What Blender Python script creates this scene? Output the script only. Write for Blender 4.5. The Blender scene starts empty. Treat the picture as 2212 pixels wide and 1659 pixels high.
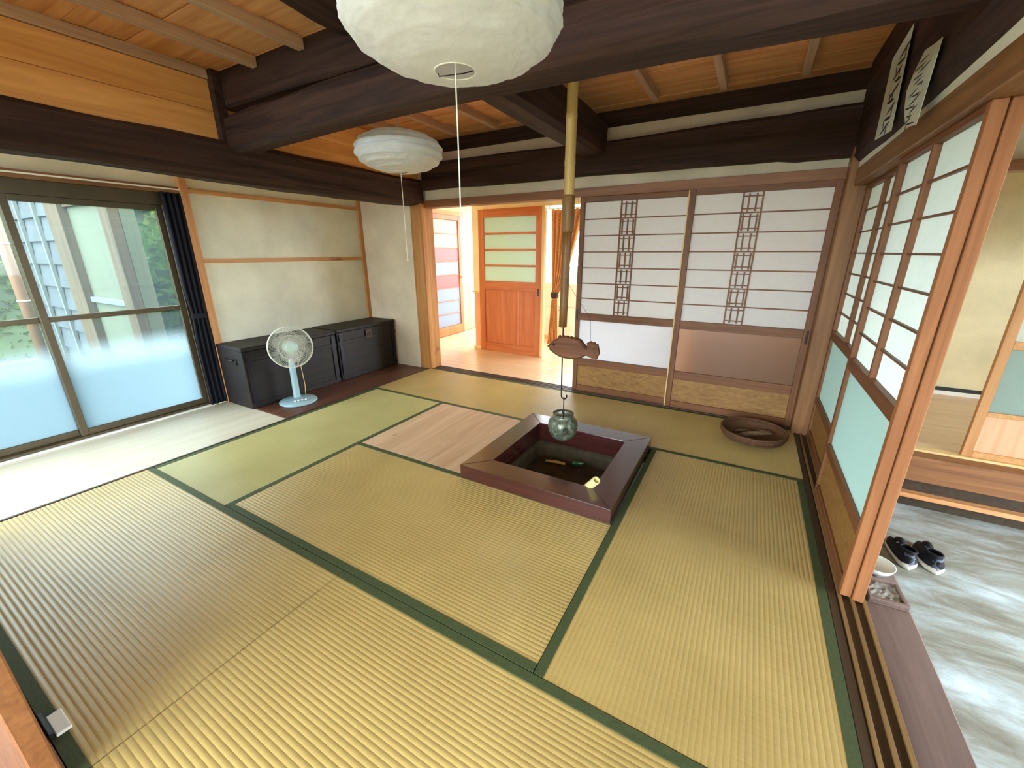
import bpy, bmesh, math, random
from math import sin, cos, pi, radians, sqrt
from mathutils import Vector, Matrix, noise

random.seed(7)
S = bpy.context.scene
COL = S.collection

# ------------------------------------------------------------------ camera
CAM = Vector((3.16527, -0.879, 1.30694))
YAW, PITCH, ROLL, FPX = -0.518452, 0.312736, -0.00198, 879.5256
fwd = Vector((sin(YAW)*cos(PITCH), cos(YAW)*cos(PITCH), -sin(PITCH)))
rgt = Vector((cos(YAW), -sin(YAW), 0))
upv = rgt.cross(fwd)
R = cos(ROLL)*rgt + sin(ROLL)*upv
U = -sin(ROLL)*rgt + cos(ROLL)*upv
cd = bpy.data.cameras.new('camera'); co = bpy.data.objects.new('camera', cd); COL.objects.link(co)
cd.sensor_width = 36; cd.lens = 36*FPX/2212; cd.clip_start = 0.02
co.matrix_world = Matrix(((R.x, U.x, -fwd.x, CAM.x), (R.y, U.y, -fwd.y, CAM.y), (R.z, U.z, -fwd.z, CAM.z), (0, 0, 0, 1)))
S.camera = co

# ------------------------------------------------------------------ world (bright overcast sky)
W = bpy.data.worlds.new('world'); S.world = W; W.use_nodes = True
bg = W.node_tree.nodes['Background']
bg.inputs[0].default_value = (0.79, 0.92, 1.0, 1); bg.inputs[1].default_value = 4.2
S.view_settings.view_transform = 'Standard'; S.view_settings.look = 'None'
S.view_settings.gamma = 1; S.view_settings.use_curve_mapping = False
S.view_settings.exposure = 2.2
try:
    S.cycles.use_denoising = True
    S.cycles.max_bounces = 14; S.cycles.diffuse_bounces = 8; S.cycles.glossy_bounces = 4
    S.cycles.transmission_bounces = 10; S.cycles.transparent_max_bounces = 16
    S.cycles.sample_clamp_indirect = 12; S.cycles.caustics_reflective = False; S.cycles.caustics_refractive = False
except Exception: pass

def portal(name, loc, rot, sx, sy):
    l = bpy.data.lights.new(name, 'AREA'); l.shape = 'RECTANGLE'; l.size = sx; l.size_y = sy
    l.cycles.is_portal = True
    o = bpy.data.objects.new(name, l); COL.objects.link(o); o.location = loc; o.rotation_euler = rot
    return o
# sky openings, the rear ones added for fill light (area lights used as sampling portals only; they add no light)
portal('sky_portal_window', (-1.02, -0.05, .9), (0, -pi/2, 0), 1.7, 1.7)
portal('sky_portal_entrance', (6.35, .55, .65), (0, pi/2, 0), 2.2, 2.1)
portal('sky_portal_rear_side', (-.95, -2.55, 1.15), (0, -pi/2, 0), 2.3, 2.9)
portal('sky_portal_rear', (1.4, -4.05, 1.2), (pi/2, 0, 0), 4.4, 2.2)
portal('sky_portal_kitchen', (1.2, 6.3, 1.25), (-pi/2, 0, 0), 4.6, 2.0)

# ------------------------------------------------------------------ materials
MATS = {}
def newmat(name):
    m = bpy.data.materials.new(name); m.use_nodes = True
    nt = m.node_tree; b = nt.nodes['Principled BSDF']
    MATS[name] = m
    return m, nt, b
def L(c): return (c[0], c[1], c[2], 1)
def s2l(r, g, b):
    f = lambda v: (v/255/12.92) if v/255 <= .04045 else ((v/255+.055)/1.055)**2.4
    return (f(r), f(g), f(b))
def coord(nt, scale, rnd=0.0):
    """world position scaled per axis, with an optional offset per object"""
    g = nt.nodes.new('ShaderNodeNewGeometry')
    v = nt.nodes.new('ShaderNodeVectorMath'); v.operation = 'MULTIPLY'
    nt.links.new(g.outputs['Position'], v.inputs[0]); v.inputs[1].default_value = scale
    if rnd:
        oi = nt.nodes.new('ShaderNodeObjectInfo')
        m = nt.nodes.new('ShaderNodeMath'); m.operation = 'MULTIPLY'; m.inputs[1].default_value = rnd
        nt.links.new(oi.outputs['Random'], m.inputs[0])
        a = nt.nodes.new('ShaderNodeVectorMath'); a.operation = 'ADD'
        nt.links.new(v.outputs[0], a.inputs[0]); nt.links.new(m.outputs[0], a.inputs[1])
        return a.outputs[0]
    return v.outputs[0]
def noise_n(nt, vec, scale=1, detail=4, rough=.55, dist=0):
    n = nt.nodes.new('ShaderNodeTexNoise'); nt.links.new(vec, n.inputs['Vector'])
    n.inputs['Scale'].default_value = scale; n.inputs['Detail'].default_value = detail
    n.inputs['Roughness'].default_value = rough; n.inputs['Distortion'].default_value = dist
    return n.outputs['Fac']
def ramp(nt, fac, stops):
    r = nt.nodes.new('ShaderNodeValToRGB'); nt.links.new(fac, r.inputs[0])
    e = r.color_ramp.elements
    while len(e) > 1: e.remove(e[0])
    e[0].position = stops[0][0]; e[0].color = L(stops[0][1])
    for p, c in stops[1:]:
        x = e.new(p); x.color = L(c)
    return r.outputs[0]
def bump(nt, b, fac, strength, dist):
    n = nt.nodes.new('ShaderNodeBump'); n.inputs['Strength'].default_value = strength; n.inputs['Distance'].default_value = dist
    nt.links.new(fac, n.inputs['Height']); nt.links.new(n.outputs[0], b.inputs['Normal'])
def wood(name, c1, c2, axis, rough=.5, across=16, along=.9, bmp=.25, spec=.4, rnd=3.0, knots=False, coat=0):
    m, nt, b = newmat(name)
    sc = [across]*3; sc['xyz'.index(axis)] = along
    v = coord(nt, sc, rnd)
    f = noise_n(nt, v, 1.6, 6, .62, .7)
    c = ramp(nt, f, [(.30, c1), (.5, tuple((a+d)/2 for a, d in zip(c1, c2))), (.68, c2)])
    if knots:
        k = noise_n(nt, coord(nt, (3, 3, 3) if axis == 'z' else (3.2, 7, 7) if axis == 'x' else (7, 3.2, 7), rnd), 1.5, 2, .4)
        mx = nt.nodes.new('ShaderNodeMixRGB'); mx.blend_type = 'MULTIPLY'
        kk = ramp(nt, k, [(.70, (1, 1, 1)), (.78, (.55, .38, .3))])
        mx.inputs[0].default_value = .8; nt.links.new(c, mx.inputs[1]); nt.links.new(kk, mx.inputs[2]); c = mx.outputs[0]
    nt.links.new(c, b.inputs['Base Color'])
    b.inputs['Roughness'].default_value = rough; b.inputs['Specular IOR Level'].default_value = spec
    if coat: b.inputs['Coat Weight'].default_value = coat; b.inputs['Coat Roughness'].default_value = .22
    bump(nt, b, f, bmp, .004)
    return m
def plain(name, c, rough=.5, metal=0, spec=.5, var=.12, vs=9, bmp=0):
    m, nt, b = newmat(name)
    f = noise_n(nt, coord(nt, (vs, vs, vs), 2), 1, 4)
    nt.links.new(ramp(nt, f, [(.3, tuple(x*(1-var) for x in c)), (.7, tuple(min(1, x*(1+var)) for x in c))]), b.inputs['Base Color'])
    b.inputs['Roughness'].default_value = rough; b.inputs['Metallic'].default_value = metal
    b.inputs['Specular IOR Level'].default_value = spec
    if bmp: bump(nt, b, f, bmp, .004)
    return m
def plaster(name, c):
    m, nt, b = newmat(name)
    v = coord(nt, (1, 1, 1))
    f = noise_n(nt, v, 70, 6, .7); g = noise_n(nt, v, 2.2, 3)
    mx = nt.nodes.new('ShaderNodeMath'); mx.operation = 'MULTIPLY_ADD'; mx.inputs[1].default_value = .35
    nt.links.new(f, mx.inputs[0]); nt.links.new(g, mx.inputs[2])
    nt.links.new(ramp(nt, mx.outputs[0], [(.45, tuple(x*.84 for x in c)), (.85, tuple(min(1, x*1.1) for x in c))]), b.inputs['Base Color'])
    b.inputs['Roughness'].default_value = .9; b.inputs['Specular IOR Level'].default_value = .15
    bump(nt, b, f, .35, .004)
    return m
def paper(name, c, trans=.55, rough=.8, bmp=0, scale=30):
    m, nt, b = newmat(name)
    out = nt.nodes['Material Output']
    f = noise_n(nt, coord(nt, (scale,)*3, 2), 1, 5)
    col = ramp(nt, f, [(.25, tuple(x*.94 for x in c)), (.75, c)])
    d = nt.nodes.new('ShaderNodeBsdfDiffuse'); t = nt.nodes.new('ShaderNodeBsdfTranslucent')
    nt.links.new(col, d.inputs[0]); nt.links.new(col, t.inputs[0])
    mx = nt.nodes.new('ShaderNodeMixShader'); mx.inputs[0].default_value = trans
    nt.links.new(d.outputs[0], mx.inputs[1]); nt.links.new(t.outputs[0], mx.inputs[2])
    nt.links.new(mx.outputs[0], out.inputs[0])
    if bmp:
        n = nt.nodes.new('ShaderNodeBump'); n.inputs['Strength'].default_value = bmp; n.inputs['Distance'].default_value = .01
        f2 = noise_n(nt, coord(nt, (26,)*3, 2), 1, 4, .6, .2)
        nt.links.new(f2, n.inputs['Height']); nt.links.new(n.outputs[0], d.inputs['Normal']); nt.links.new(n.outputs[0], t.inputs['Normal'])
    return m
def frosted(name, c, clear=.12, gloss=.05, tint=(1, 1, 1)):
    """obscured glass: scatters most of the light that passes"""
    m, nt, b = newmat(name)
    out = nt.nodes['Material Output']
    f = noise_n(nt, coord(nt, (90,)*3, 2), 1, 3)
    col = ramp(nt, f, [(.3, tuple(x*.95 for x in c)), (.7, c)])
    t = nt.nodes.new('ShaderNodeBsdfTranslucent'); nt.links.new(col, t.inputs[0])
    d = nt.nodes.new('ShaderNodeBsdfDiffuse'); nt.links.new(col, d.inputs[0])
    tr = nt.nodes.new('ShaderNodeBsdfTransparent'); tr.inputs[0].default_value = L(tint)
    gl = nt.nodes.new('ShaderNodeBsdfGlossy'); gl.inputs['Roughness'].default_value = .3
    a = nt.nodes.new('ShaderNodeMixShader'); a.inputs[0].default_value = .75
    nt.links.new(d.outputs[0], a.inputs[1]); nt.links.new(t.outputs[0], a.inputs[2])
    b2 = nt.nodes.new('ShaderNodeMixShader'); b2.inputs[0].default_value = clear
    nt.links.new(a.outputs[0], b2.inputs[1]); nt.links.new(tr.outputs[0], b2.inputs[2])
    c2 = nt.nodes.new('ShaderNodeMixShader'); c2.inputs[0].default_value = gloss
    nt.links.new(b2.outputs[0], c2.inputs[1]); nt.links.new(gl.outputs[0], c2.inputs[2])
    nt.links.new(c2.outputs[0], out.inputs[0])
    return m
def windowglass(name):
    """dimmed and faintly hazed above, etched white film that fades in towards the bottom of the pane"""
    m, nt, b = newmat(name)
    out = nt.nodes['Material Output']
    g = nt.nodes.new('ShaderNodeNewGeometry'); sp = nt.nodes.new('ShaderNodeSeparateXYZ'); nt.links.new(g.outputs['Position'], sp.inputs[0])
    mr = nt.nodes.new('ShaderNodeMapRange'); nt.links.new(sp.outputs['Z'], mr.inputs[0])
    mr.inputs[1].default_value = .74; mr.inputs[2].default_value = .44; mr.inputs[3].default_value = .05; mr.inputs[4].default_value = .97  # small minimum paints a faint outdoor haze over the upper glass
    mr.interpolation_type = 'SMOOTHSTEP'
    tr = nt.nodes.new('ShaderNodeBsdfTransparent'); tr.inputs[0].default_value = (.80, .84, .82, 1)  # tint tones down the bright garden outside
    t = nt.nodes.new('ShaderNodeBsdfTranslucent'); t.inputs[0].default_value = (.33, .40, .43, 1)
    gl = nt.nodes.new('ShaderNodeBsdfGlossy'); gl.inputs['Roughness'].default_value = .02
    a = nt.nodes.new('ShaderNodeMixShader'); nt.links.new(mr.outputs[0], a.inputs[0])
    nt.links.new(tr.outputs[0], a.inputs[1]); nt.links.new(t.outputs[0], a.inputs[2])
    c2 = nt.nodes.new('ShaderNodeMixShader'); c2.inputs[0].default_value = .012
    nt.links.new(a.outputs[0], c2.inputs[1]); nt.links.new(gl.outputs[0], c2.inputs[2])
    nt.links.new(c2.outputs[0], out.inputs[0])
    return m
def tatami_mat(name, c1, c2, across):
    m, nt, b = newmat(name)
    sc = [260, 260, 260]; sc['xyz'.index(across)] = 3
    f = noise_n(nt, coord(nt, sc, 4), 1, 3, .6)
    g = noise_n(nt, coord(nt, (1.5,)*3, 4), 1, 3)
    mx = nt.nodes.new('ShaderNodeMath'); mx.operation = 'MULTIPLY_ADD'; mx.inputs[1].default_value = .5
    nt.links.new(f, mx.inputs[0]); nt.links.new(g, mx.inputs[2])
    nt.links.new(ramp(nt, mx.outputs[0], [(.5, c1), (1.0, c2)]), b.inputs['Base Color'])
    b.inputs['Roughness'].default_value = .36; b.inputs['Specular IOR Level'].default_value = .5; b.inputs['Coat Weight'].default_value = .12; b.inputs['Coat Roughness'].default_value = .3
    bump(nt, b, f, .25, .002)
    return m

M = {}
M['tat_x'] = tatami_mat('tatami_rush_lengthwise', s2l(166, 142, 86), s2l(194, 169, 108), 'y')
M['tat_y'] = tatami_mat('tatami_rush_crosswise', s2l(166, 142, 86), s2l(194, 169, 108), 'x')
M['tat_pale'] = tatami_mat('tatami_rush_young', s2l(168, 160, 102), s2l(194, 186, 128), 'x')
M['heri'] = plain('border_cloth', s2l(62, 74, 40), .75, var=.2, vs=120, bmp=.3)
M['beam_x'] = wood('smoked_timber_x', s2l(36, 25, 24), s2l(76, 54, 47), 'x', .72, 14, .7, .7, spec=.22)
M['beam_y'] = wood('smoked_timber_y', s2l(36, 25, 24), s2l(76, 54, 47), 'y', .72, 14, .7, .7, spec=.22)
M['chest'] = wood('chest_wood', s2l(19, 14, 14), s2l(36, 26, 24), 'y', .6, 18, .8, .3)
M['board_x'] = wood('cedar_board_x', s2l(196, 128, 76), s2l(236, 178, 124), 'x', .55, 11, .7, .2)
M['board_y'] = wood('cedar_board_y', s2l(206, 140, 74), s2l(236, 176, 106), 'y', .5, 9, .6, .2)
M['joist'] = wood('joist_wood', s2l(176, 138, 112), s2l(206, 172, 142), 'y', .6, 20, .9, .25)
M['post'] = wood('post_wood', s2l(168, 108, 52), s2l(206, 150, 86), 'z', .5, 14, .7, .25, knots=True)
M['post_d'] = wood('corner_post_wood_shaded', s2l(118, 78, 44), s2l(152, 106, 64), 'z', .5, 14, .7, .2)  # darker copy of the post wood, the corner's shade put into its colour
M['rail_x'] = wood('lintel_wood_x', s2l(118, 74, 44), s2l(156, 104, 64), 'x', .45, 16, .8, .2)
M['rail_y'] = wood('lintel_wood_y', s2l(110, 74, 42), s2l(152, 108, 68), 'y', .45, 16, .8, .2)
M['batten_y'] = wood('batten_wood_y', s2l(184, 126, 74), s2l(214, 160, 104), 'y', .55, 22, 1, .2, knots=True)
M['batten_z'] = wood('batten_wood_z', s2l(178, 118, 68), s2l(206, 150, 96), 'z', .55, 22, 1, .2, knots=True)
M['shoji_z'] = wood('shoji_wood_z', s2l(98, 60, 33), s2l(136, 86, 50), 'z', .5, 22, .9, .15)
M['shoji_x'] = wood('shoji_wood_x', s2l(98, 60, 33), s2l(136, 86, 50), 'x', .5, 22, .9, .15)
M['shoji_y'] = wood('shoji_wood_y', s2l(98, 60, 33), s2l(136, 86, 50), 'y', .5, 22, .9, .15)
M['bare_z'] = wood('bare_stile_wood', s2l(142, 88, 52), s2l(172, 114, 72), 'z', .55, 26, 1, .2)
M['strip'] = wood('pale_strip_wood', s2l(214, 180, 118), s2l(236, 206, 150), 'z', .5, 22, .9, .1)
M['burl'] = wood('burl_panel', s2l(126, 88, 44), s2l(164, 122, 66), 'x', .5, 26, 9, .1)
M['alcove'] = wood('alcove_floor_wood', s2l(78, 48, 36), s2l(112, 72, 54), 'y', .4, 12, .6, .15)
M['hearthboard'] = wood('cypress_panel', s2l(186, 148, 114), s2l(216, 184, 150), 'y', .5, 8, .5, .12, knots=True)
M['engawa'] = wood('pale_matting', s2l(196, 184, 160), s2l(214, 204, 184), 'y', .38, 14, .5, .08, spec=.6)
M['lacq_x'] = wood('hearth_lacquer_x', s2l(62, 28, 26), s2l(78, 38, 34), 'x', .22, 10, .7, .03, spec=.6, coat=.7)
M['lacq_y'] = wood('hearth_lacquer_y', s2l(62, 28, 26), s2l(78, 38, 34), 'y', .22, 10, .7, .03, spec=.6, coat=.7)
M['clay'] = plain('hearth_clay', s2l(72, 62, 46), .85, var=.3, vs=14, bmp=.5)
M['ash'] = plain('hearth_ash', s2l(66, 52, 38), .95, var=.4, vs=22, bmp=.8)
M['plaster'] = plaster('sand_plaster', s2l(224, 222, 202))
M['plaster_w'] = plaster('warm_plaster', s2l(222, 208, 184))
M['cream'] = plaster('cream_wall', s2l(240, 226, 186))
M['paper'] = paper('shoji_paper', s2l(244, 250, 246), .76)
M['paper_b'] = paper('shoji_paper_dimmed', s2l(214, 212, 210), .42)  # darker copy of the shoji paper, dimming of the hall light put into it
M['lantern'] = paper('lantern_paper', s2l(246, 251, 255), .45, bmp=.25, scale=22)
M['frost'] = frosted('frosted_glass', s2l(196, 216, 210), .06)
M['frost_b'] = frosted('frosted_glass_figured', s2l(190, 192, 196), .10)
M['frost_warm'] = frosted('frosted_glass_painted_warm', s2l(196, 156, 118), .12)  # plain frosted glass with the warm dim hall behind painted in
M['frost_k'] = frosted('reeded_glass', s2l(176, 184, 162), .04)
M['pane_w'] = frosted('door_pane_white', s2l(240, 240, 226), .08)
M['pane_p'] = frosted('door_pane_pink', s2l(255, 168, 168), .04)
M['pane_b'] = frosted('door_pane_blue', s2l(206, 222, 244), .08)
M['blade_clear'] = frosted('fan_blade_plastic', s2l(214, 216, 206), .62, .06)
M['wglass'] = windowglass('window_glass')
M['alu'] = plain('bronze_aluminium', s2l(84, 72, 52), .4, .5, var=.1)
M['curtain'] = plain('navy_cloth', s2l(30, 31, 40), .85, spec=.2, var=.25, vs=60, bmp=.3)
M['curtain_o'] = plain('ochre_cloth', s2l(206, 148, 92), .85, spec=.2, var=.2, vs=60, bmp=.3)
M['white_pl'] = plain('white_plastic', s2l(226, 230, 226), .4, var=.04)
M['white_en'] = plain('white_enamel', s2l(236, 240, 244), .35, var=.03)
M['fan_blue'] = plain('fan_plastic', s2l(150, 182, 194), .38, var=.05)
M['fan_wire'] = plain('fan_guard_plastic', s2l(214, 216, 204), .4, var=.03)
M['fan_hub'] = plain('fan_hub_plastic', s2l(178, 206, 196), .35, var=.03)
M['bamboo'] = wood('bamboo_yellow', s2l(188, 152, 88), s2l(220, 190, 124), 'z', .42, 60, 1.5, .2)
M['bamboo_d'] = wood('bamboo_smoked', s2l(104, 72, 40), s2l(150, 112, 66), 'z', .42, 50, 2, .3)
M['bamboo_g'] = plain('bamboo_fresh', s2l(214, 204, 140), .45, var=.1)
M['iron'] = plain('black_iron', s2l(40, 36, 44), .45, .6, var=.2)
M['fish'] = wood('carved_wood', s2l(80, 48, 32), s2l(128, 82, 54), 'x', .65, 18, 2, .8)
M['wicker'] = wood('wicker', s2l(70, 44, 28), s2l(116, 80, 52), 'x', .7, 60, 50, .8)
M['drift'] = wood('driftwood', s2l(74, 52, 36), s2l(146, 116, 84), 'x', .75, 30, 4, .8)
M['concrete'] = None
M['stone'] = plain('grey_stone', s2l(150, 146, 140), .8, var=.3, vs=30, bmp=.6)
M['kamachi'] = wood('worn_sill_timber', s2l(112, 92, 86), s2l(142, 120, 112), 'y', .55, 10, .6, .25)
M['groove'] = wood('sill_track', s2l(112, 84, 48), s2l(146, 114, 70), 'y', .5, 16, .7, .2)
M['groove_d'] = wood('sill_dark', s2l(48, 36, 24), s2l(72, 54, 36), 'y', .5, 16, .7, .2)
M['sill_x'] = wood('threshold_wood', s2l(66, 50, 44), s2l(108, 86, 76), 'x', .4, 16, .7, .2)
M['kfloor'] = wood('pine_floorboard', s2l(206, 172, 134), s2l(228, 198, 162), 'x', .3, 12, .6, .1, spec=.6, knots=True)
M['kdoor_z'] = wood('kitchen_door_wood_z', s2l(178, 92, 44), s2l(208, 122, 66), 'z', .45, 12, .7, .12)
M['kdoor_x'] = wood('kitchen_door_wood_x', s2l(178, 92, 44), s2l(208, 122, 66), 'x', .45, 12, .7, .12)
M['wains'] = wood('wainscot_wood', s2l(214, 150, 110), s2l(234, 176, 136), 'z', .5, 12, .7, .12)
M['black'] = plain('black_paint', s2l(18, 18, 24), .5, var=.1)
M['white_p'] = plain('white_paint', s2l(240, 240, 232), .5, var=.03)
M['ink'] = plain('ink', s2l(28, 28, 28), .8, var=.3)
M['ofuda'] = plain('aged_paper', s2l(196, 198, 182), .85, spec=.1, var=.1, vs=14)
M['shoe_b'] = plain('shoe_knit', s2l(26, 28, 38), .8, var=.3, vs=80, bmp=.4)
M['shoe_g'] = plain('shoe_heel_cloth', s2l(96, 100, 118), .7, var=.15, vs=80)
M['shoe_w'] = plain('shoe_rubber', s2l(238, 236, 226), .6, var=.04)
M['brass'] = plain('old_metal', s2l(60, 48, 40), .5, .7, var=.2)
M['shirt'] = plain('ext_board_grey', s2l(78, 84, 90), .8, var=.2, vs=5, bmp=.3)
M['extpost'] = wood('ext_post', s2l(74, 60, 42), s2l(104, 86, 62), 'z', .7, 12, .7, .3)
M['extbat'] = plain('ext_batten', s2l(112, 120, 116), .7, var=.1)
M['extplaster'] = plain('ext_plaster', s2l(98, 104, 86), .85, var=.06, vs=3)
M['pipe'] = plain('drain_pipe', s2l(134, 94, 66), .5, var=.06)
M['leaf'] = None

def concrete():
    m, nt, b = newmat('concrete')
    f = noise_n(nt, coord(nt, (1.7, 5, 4)), 1, 7, .68, .35)
    g = noise_n(nt, coord(nt, (1, 1, 1)), 60, 4)
    nt.links.new(ramp(nt, f, [(.30, s2l(116, 112, 98)), (.44, s2l(154, 154, 144)), (.56, s2l(186, 198, 200)), (.68, s2l(220, 236, 246))]), b.inputs['Base Color'])
    b.inputs['Roughness'].default_value = .55; b.inputs['Specular IOR Level'].default_value = .35
    bump(nt, b, g, .2, .003)
    return m
M['concrete'] = concrete()
def leafmat(name, a, c):
    m, nt, b = newmat(name)
    out = nt.nodes['Material Output']
    f = noise_n(nt, coord(nt, (3,)*3), 1, 4); col = ramp(nt, f, [(.3, a), (.7, c)])
    d = nt.nodes.new('ShaderNodeBsdfDiffuse'); t = nt.nodes.new('ShaderNodeBsdfTranslucent')
    nt.links.new(col, d.inputs[0]); nt.links.new(col, t.inputs[0])
    mx = nt.nodes.new('ShaderNodeMixShader'); mx.inputs[0].default_value = .4
    nt.links.new(d.outputs[0], mx.inputs[1]); nt.links.new(t.outputs[0], mx.inputs[2]); nt.links.new(mx.outputs[0], out.inputs[0])
    return m
M['leaf'] = leafmat('leaf_green', s2l(28, 52, 20), s2l(66, 92, 38))
M['leaf2'] = leafmat('leaf_yellowgreen', s2l(54, 70, 26), s2l(92, 102, 50))
M['earth'] = plain('slope_earth', s2l(46, 56, 28), .95, var=.35, vs=2, bmp=.5)
def glaze():
    m, nt, b = newmat('kettle_glaze')
    f = noise_n(nt, coord(nt, (24,)*3), 1, 5, .6, 1)
    nt.links.new(ramp(nt, f, [(.3, s2l(58, 64, 52)), (.5, s2l(104, 112, 96)), (.7, s2l(150, 158, 142))]), b.inputs['Base Color'])
    b.inputs['Roughness'].default_value = .32; b.inputs['Metallic'].default_value = .3
    return m
M['kettle'] = glaze()
def greenglass():
    m, nt, b = newmat('green_glass'); b.inputs['Base Color'].default_value = L(s2l(70, 150, 100)); b.inputs['Roughness'].default_value = .08
    b.inputs['Transmission Weight'].default_value = .6
    return m
M['gglass'] = greenglass()

# ------------------------------------------------------------------ mesh builder
def origin(o):
    v = Vector((0, 0, 0))
    while o is not None: v = v + Vector(o.location); o = o.parent
    return v
class MB:
    def __init__(s, mtx=None): s.v = []; s.f = []; s.M = mtx
    def add(s, vs, fs):
        b = len(s.v)
        s.v += [(s.M @ Vector(p)) if s.M else Vector(p) for p in vs]
        s.f += [tuple(b+i for i in f) for f in fs]
        return s
    def box(s, x0, x1, y0, y1, z0, z1, b=0.0):
        if b <= 0:
            return s.add([(x0, y0, z0), (x1, y0, z0), (x1, y1, z0), (x0, y1, z0), (x0, y0, z1), (x1, y0, z1), (x1, y1, z1), (x0, y1, z1)],
                  [(0, 3, 2, 1), (4, 5, 6, 7), (0, 1, 5, 4), (1, 2, 6, 5), (2, 3, 7, 6), (3, 0, 4, 7)])
        b = min(b, .45*min(x1-x0, y1-y0, z1-z0))
        bm = bmesh.new(); bmesh.ops.create_cube(bm, size=1)
        for v in bm.verts: v.co = ((x0+x1)/2+v.co.x*(x1-x0), (y0+y1)/2+v.co.y*(y1-y0), (z0+z1)/2+v.co.z*(z1-z0))
        bmesh.ops.bevel(bm, geom=bm.edges[:], offset=b, segments=1, affect='EDGES', profile=.5)
        bm.verts.index_update()
        s.add([v.co.copy() for v in bm.verts], [tuple(v.index for v in f.verts) for f in bm.faces]); bm.free()
        return s
    def tube(s, pts, r, n=8, cap=True):
        pts = [Vector(p) for p in pts]; rs = r if isinstance(r, (list, tuple)) else [r]*len(pts)
        vs = []; prev = None
        for i, p in enumerate(pts):
            t = (pts[min(i+1, len(pts)-1)]-pts[max(i-1, 0)]).normalized()
            if prev is None: a = t.orthogonal().normalized()
            else: a = (prev - t*prev.dot(t)).normalized()
            prev = a; b = t.cross(a)
            vs += [p + (a*cos(2*pi*k/n)+b*sin(2*pi*k/n))*rs[i] for k in range(n)]
        fs = []
        for i in range(len(pts)-1):
            for k in range(n):
                fs.append((i*n+k, i*n+(k+1) % n, (i+1)*n+(k+1) % n, (i+1)*n+k))
        if cap: fs += [tuple(range(n-1, -1, -1)), tuple((len(pts)-1)*n+k for k in range(n))]
        return s.add(vs, fs)
    def ring(s, c, ax, rad, r, n=40, m=6):
        ax = Vector(ax).normalized(); a = ax.orthogonal().normalized(); b = ax.cross(a); c = Vector(c)
        vs = []
        for i in range(n):
            d = a*cos(2*pi*i/n)+b*sin(2*pi*i/n)
            vs += [c+d*(rad+r*cos(2*pi*k/m))+ax*r*sin(2*pi*k/m) for k in range(m)]
        return s.add(vs, [(i*m+k, ((i+1) % n)*m+k, ((i+1) % n)*m+(k+1) % m, i*m+(k+1) % m) for i in range(n) for k in range(m)])
    def lathe(s, prof, c=(0, 0, 0), n=32, fn=None):
        vs = []
        for j, (r, z) in enumerate(prof):
            for i in range(n):
                a = 2*pi*i/n
                rr, zz = (r, z) if fn is None else fn(r, z, a, j)
                vs.append((c[0]+rr*cos(a), c[1]+rr*sin(a), c[2]+zz))
        return s.add(vs, [(j*n+i, j*n+(i+1) % n, (j+1)*n+(i+1) % n, (j+1)*n+i) for j in range(len(prof)-1) for i in range(n)])
    def prism(s, poly, z0, z1, fn):
        """poly of (u,v); fn(u,v,w) -> xyz; extruded w from z0 to z1"""
        n = len(poly)
        vs = [fn(u, v, z0) for u, v in poly]+[fn(u, v, z1) for u, v in poly]
        return s.add(vs, [tuple(range(n-1, -1, -1)), tuple(range(n, 2*n))]+[(i, (i+1) % n, n+(i+1) % n, n+i) for i in range(n)])
    def grid(s, P):
        """P[i][j] points"""
        h, w = len(P), len(P[0])
        return s.add([p for r in P for p in r], [(i*w+j, i*w+j+1, (i+1)*w+j+1, (i+1)*w+j) for i in range(h-1) for j in range(w-1)])
    def build(s, name, mat, parent=None, smooth=False, recalc=True):
        me = bpy.data.meshes.new(name)
        if parent is not None: og = origin(parent)
        else:
            xs = [p.x for p in s.v]; ys = [p.y for p in s.v]; zs = [p.z for p in s.v]
            og = Vector(((min(xs)+max(xs))/2, (min(ys)+max(ys))/2, min(zs)))
        me.from_pydata([tuple(p-og) for p in s.v], [], s.f)
        if recalc:
            bm = bmesh.new(); bm.from_mesh(me); bmesh.ops.recalc_face_normals(bm, faces=bm.faces); bm.to_mesh(me); bm.free()
        me.materials.append(M[mat] if isinstance(mat, str) else mat)
        if smooth:
            for p in me.polygons: p.use_smooth = True
        o = bpy.data.objects.new(name, me); COL.objects.link(o)
        if parent is not None: o.parent = parent
        else: o.location = og
        return o
def bx(name, mat, dims, parent=None, b=.002): return MB().box(*dims, b=b).build(name, mat, parent)
def thing(name, label, cat, loc, group=None):
    o = bpy.data.objects.new(name, None); o.empty_display_size = .1; COL.objects.link(o); o.location = loc
    return tag(o, label, cat, group)
def tag(o, label, cat, group=None):
    o['label'] = label; o['category'] = cat
    if group: o['group'] = group
    return o
def struct(o, label=None):
    o['kind'] = 'structure'
    if label: o['label'] = label
    return o
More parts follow.
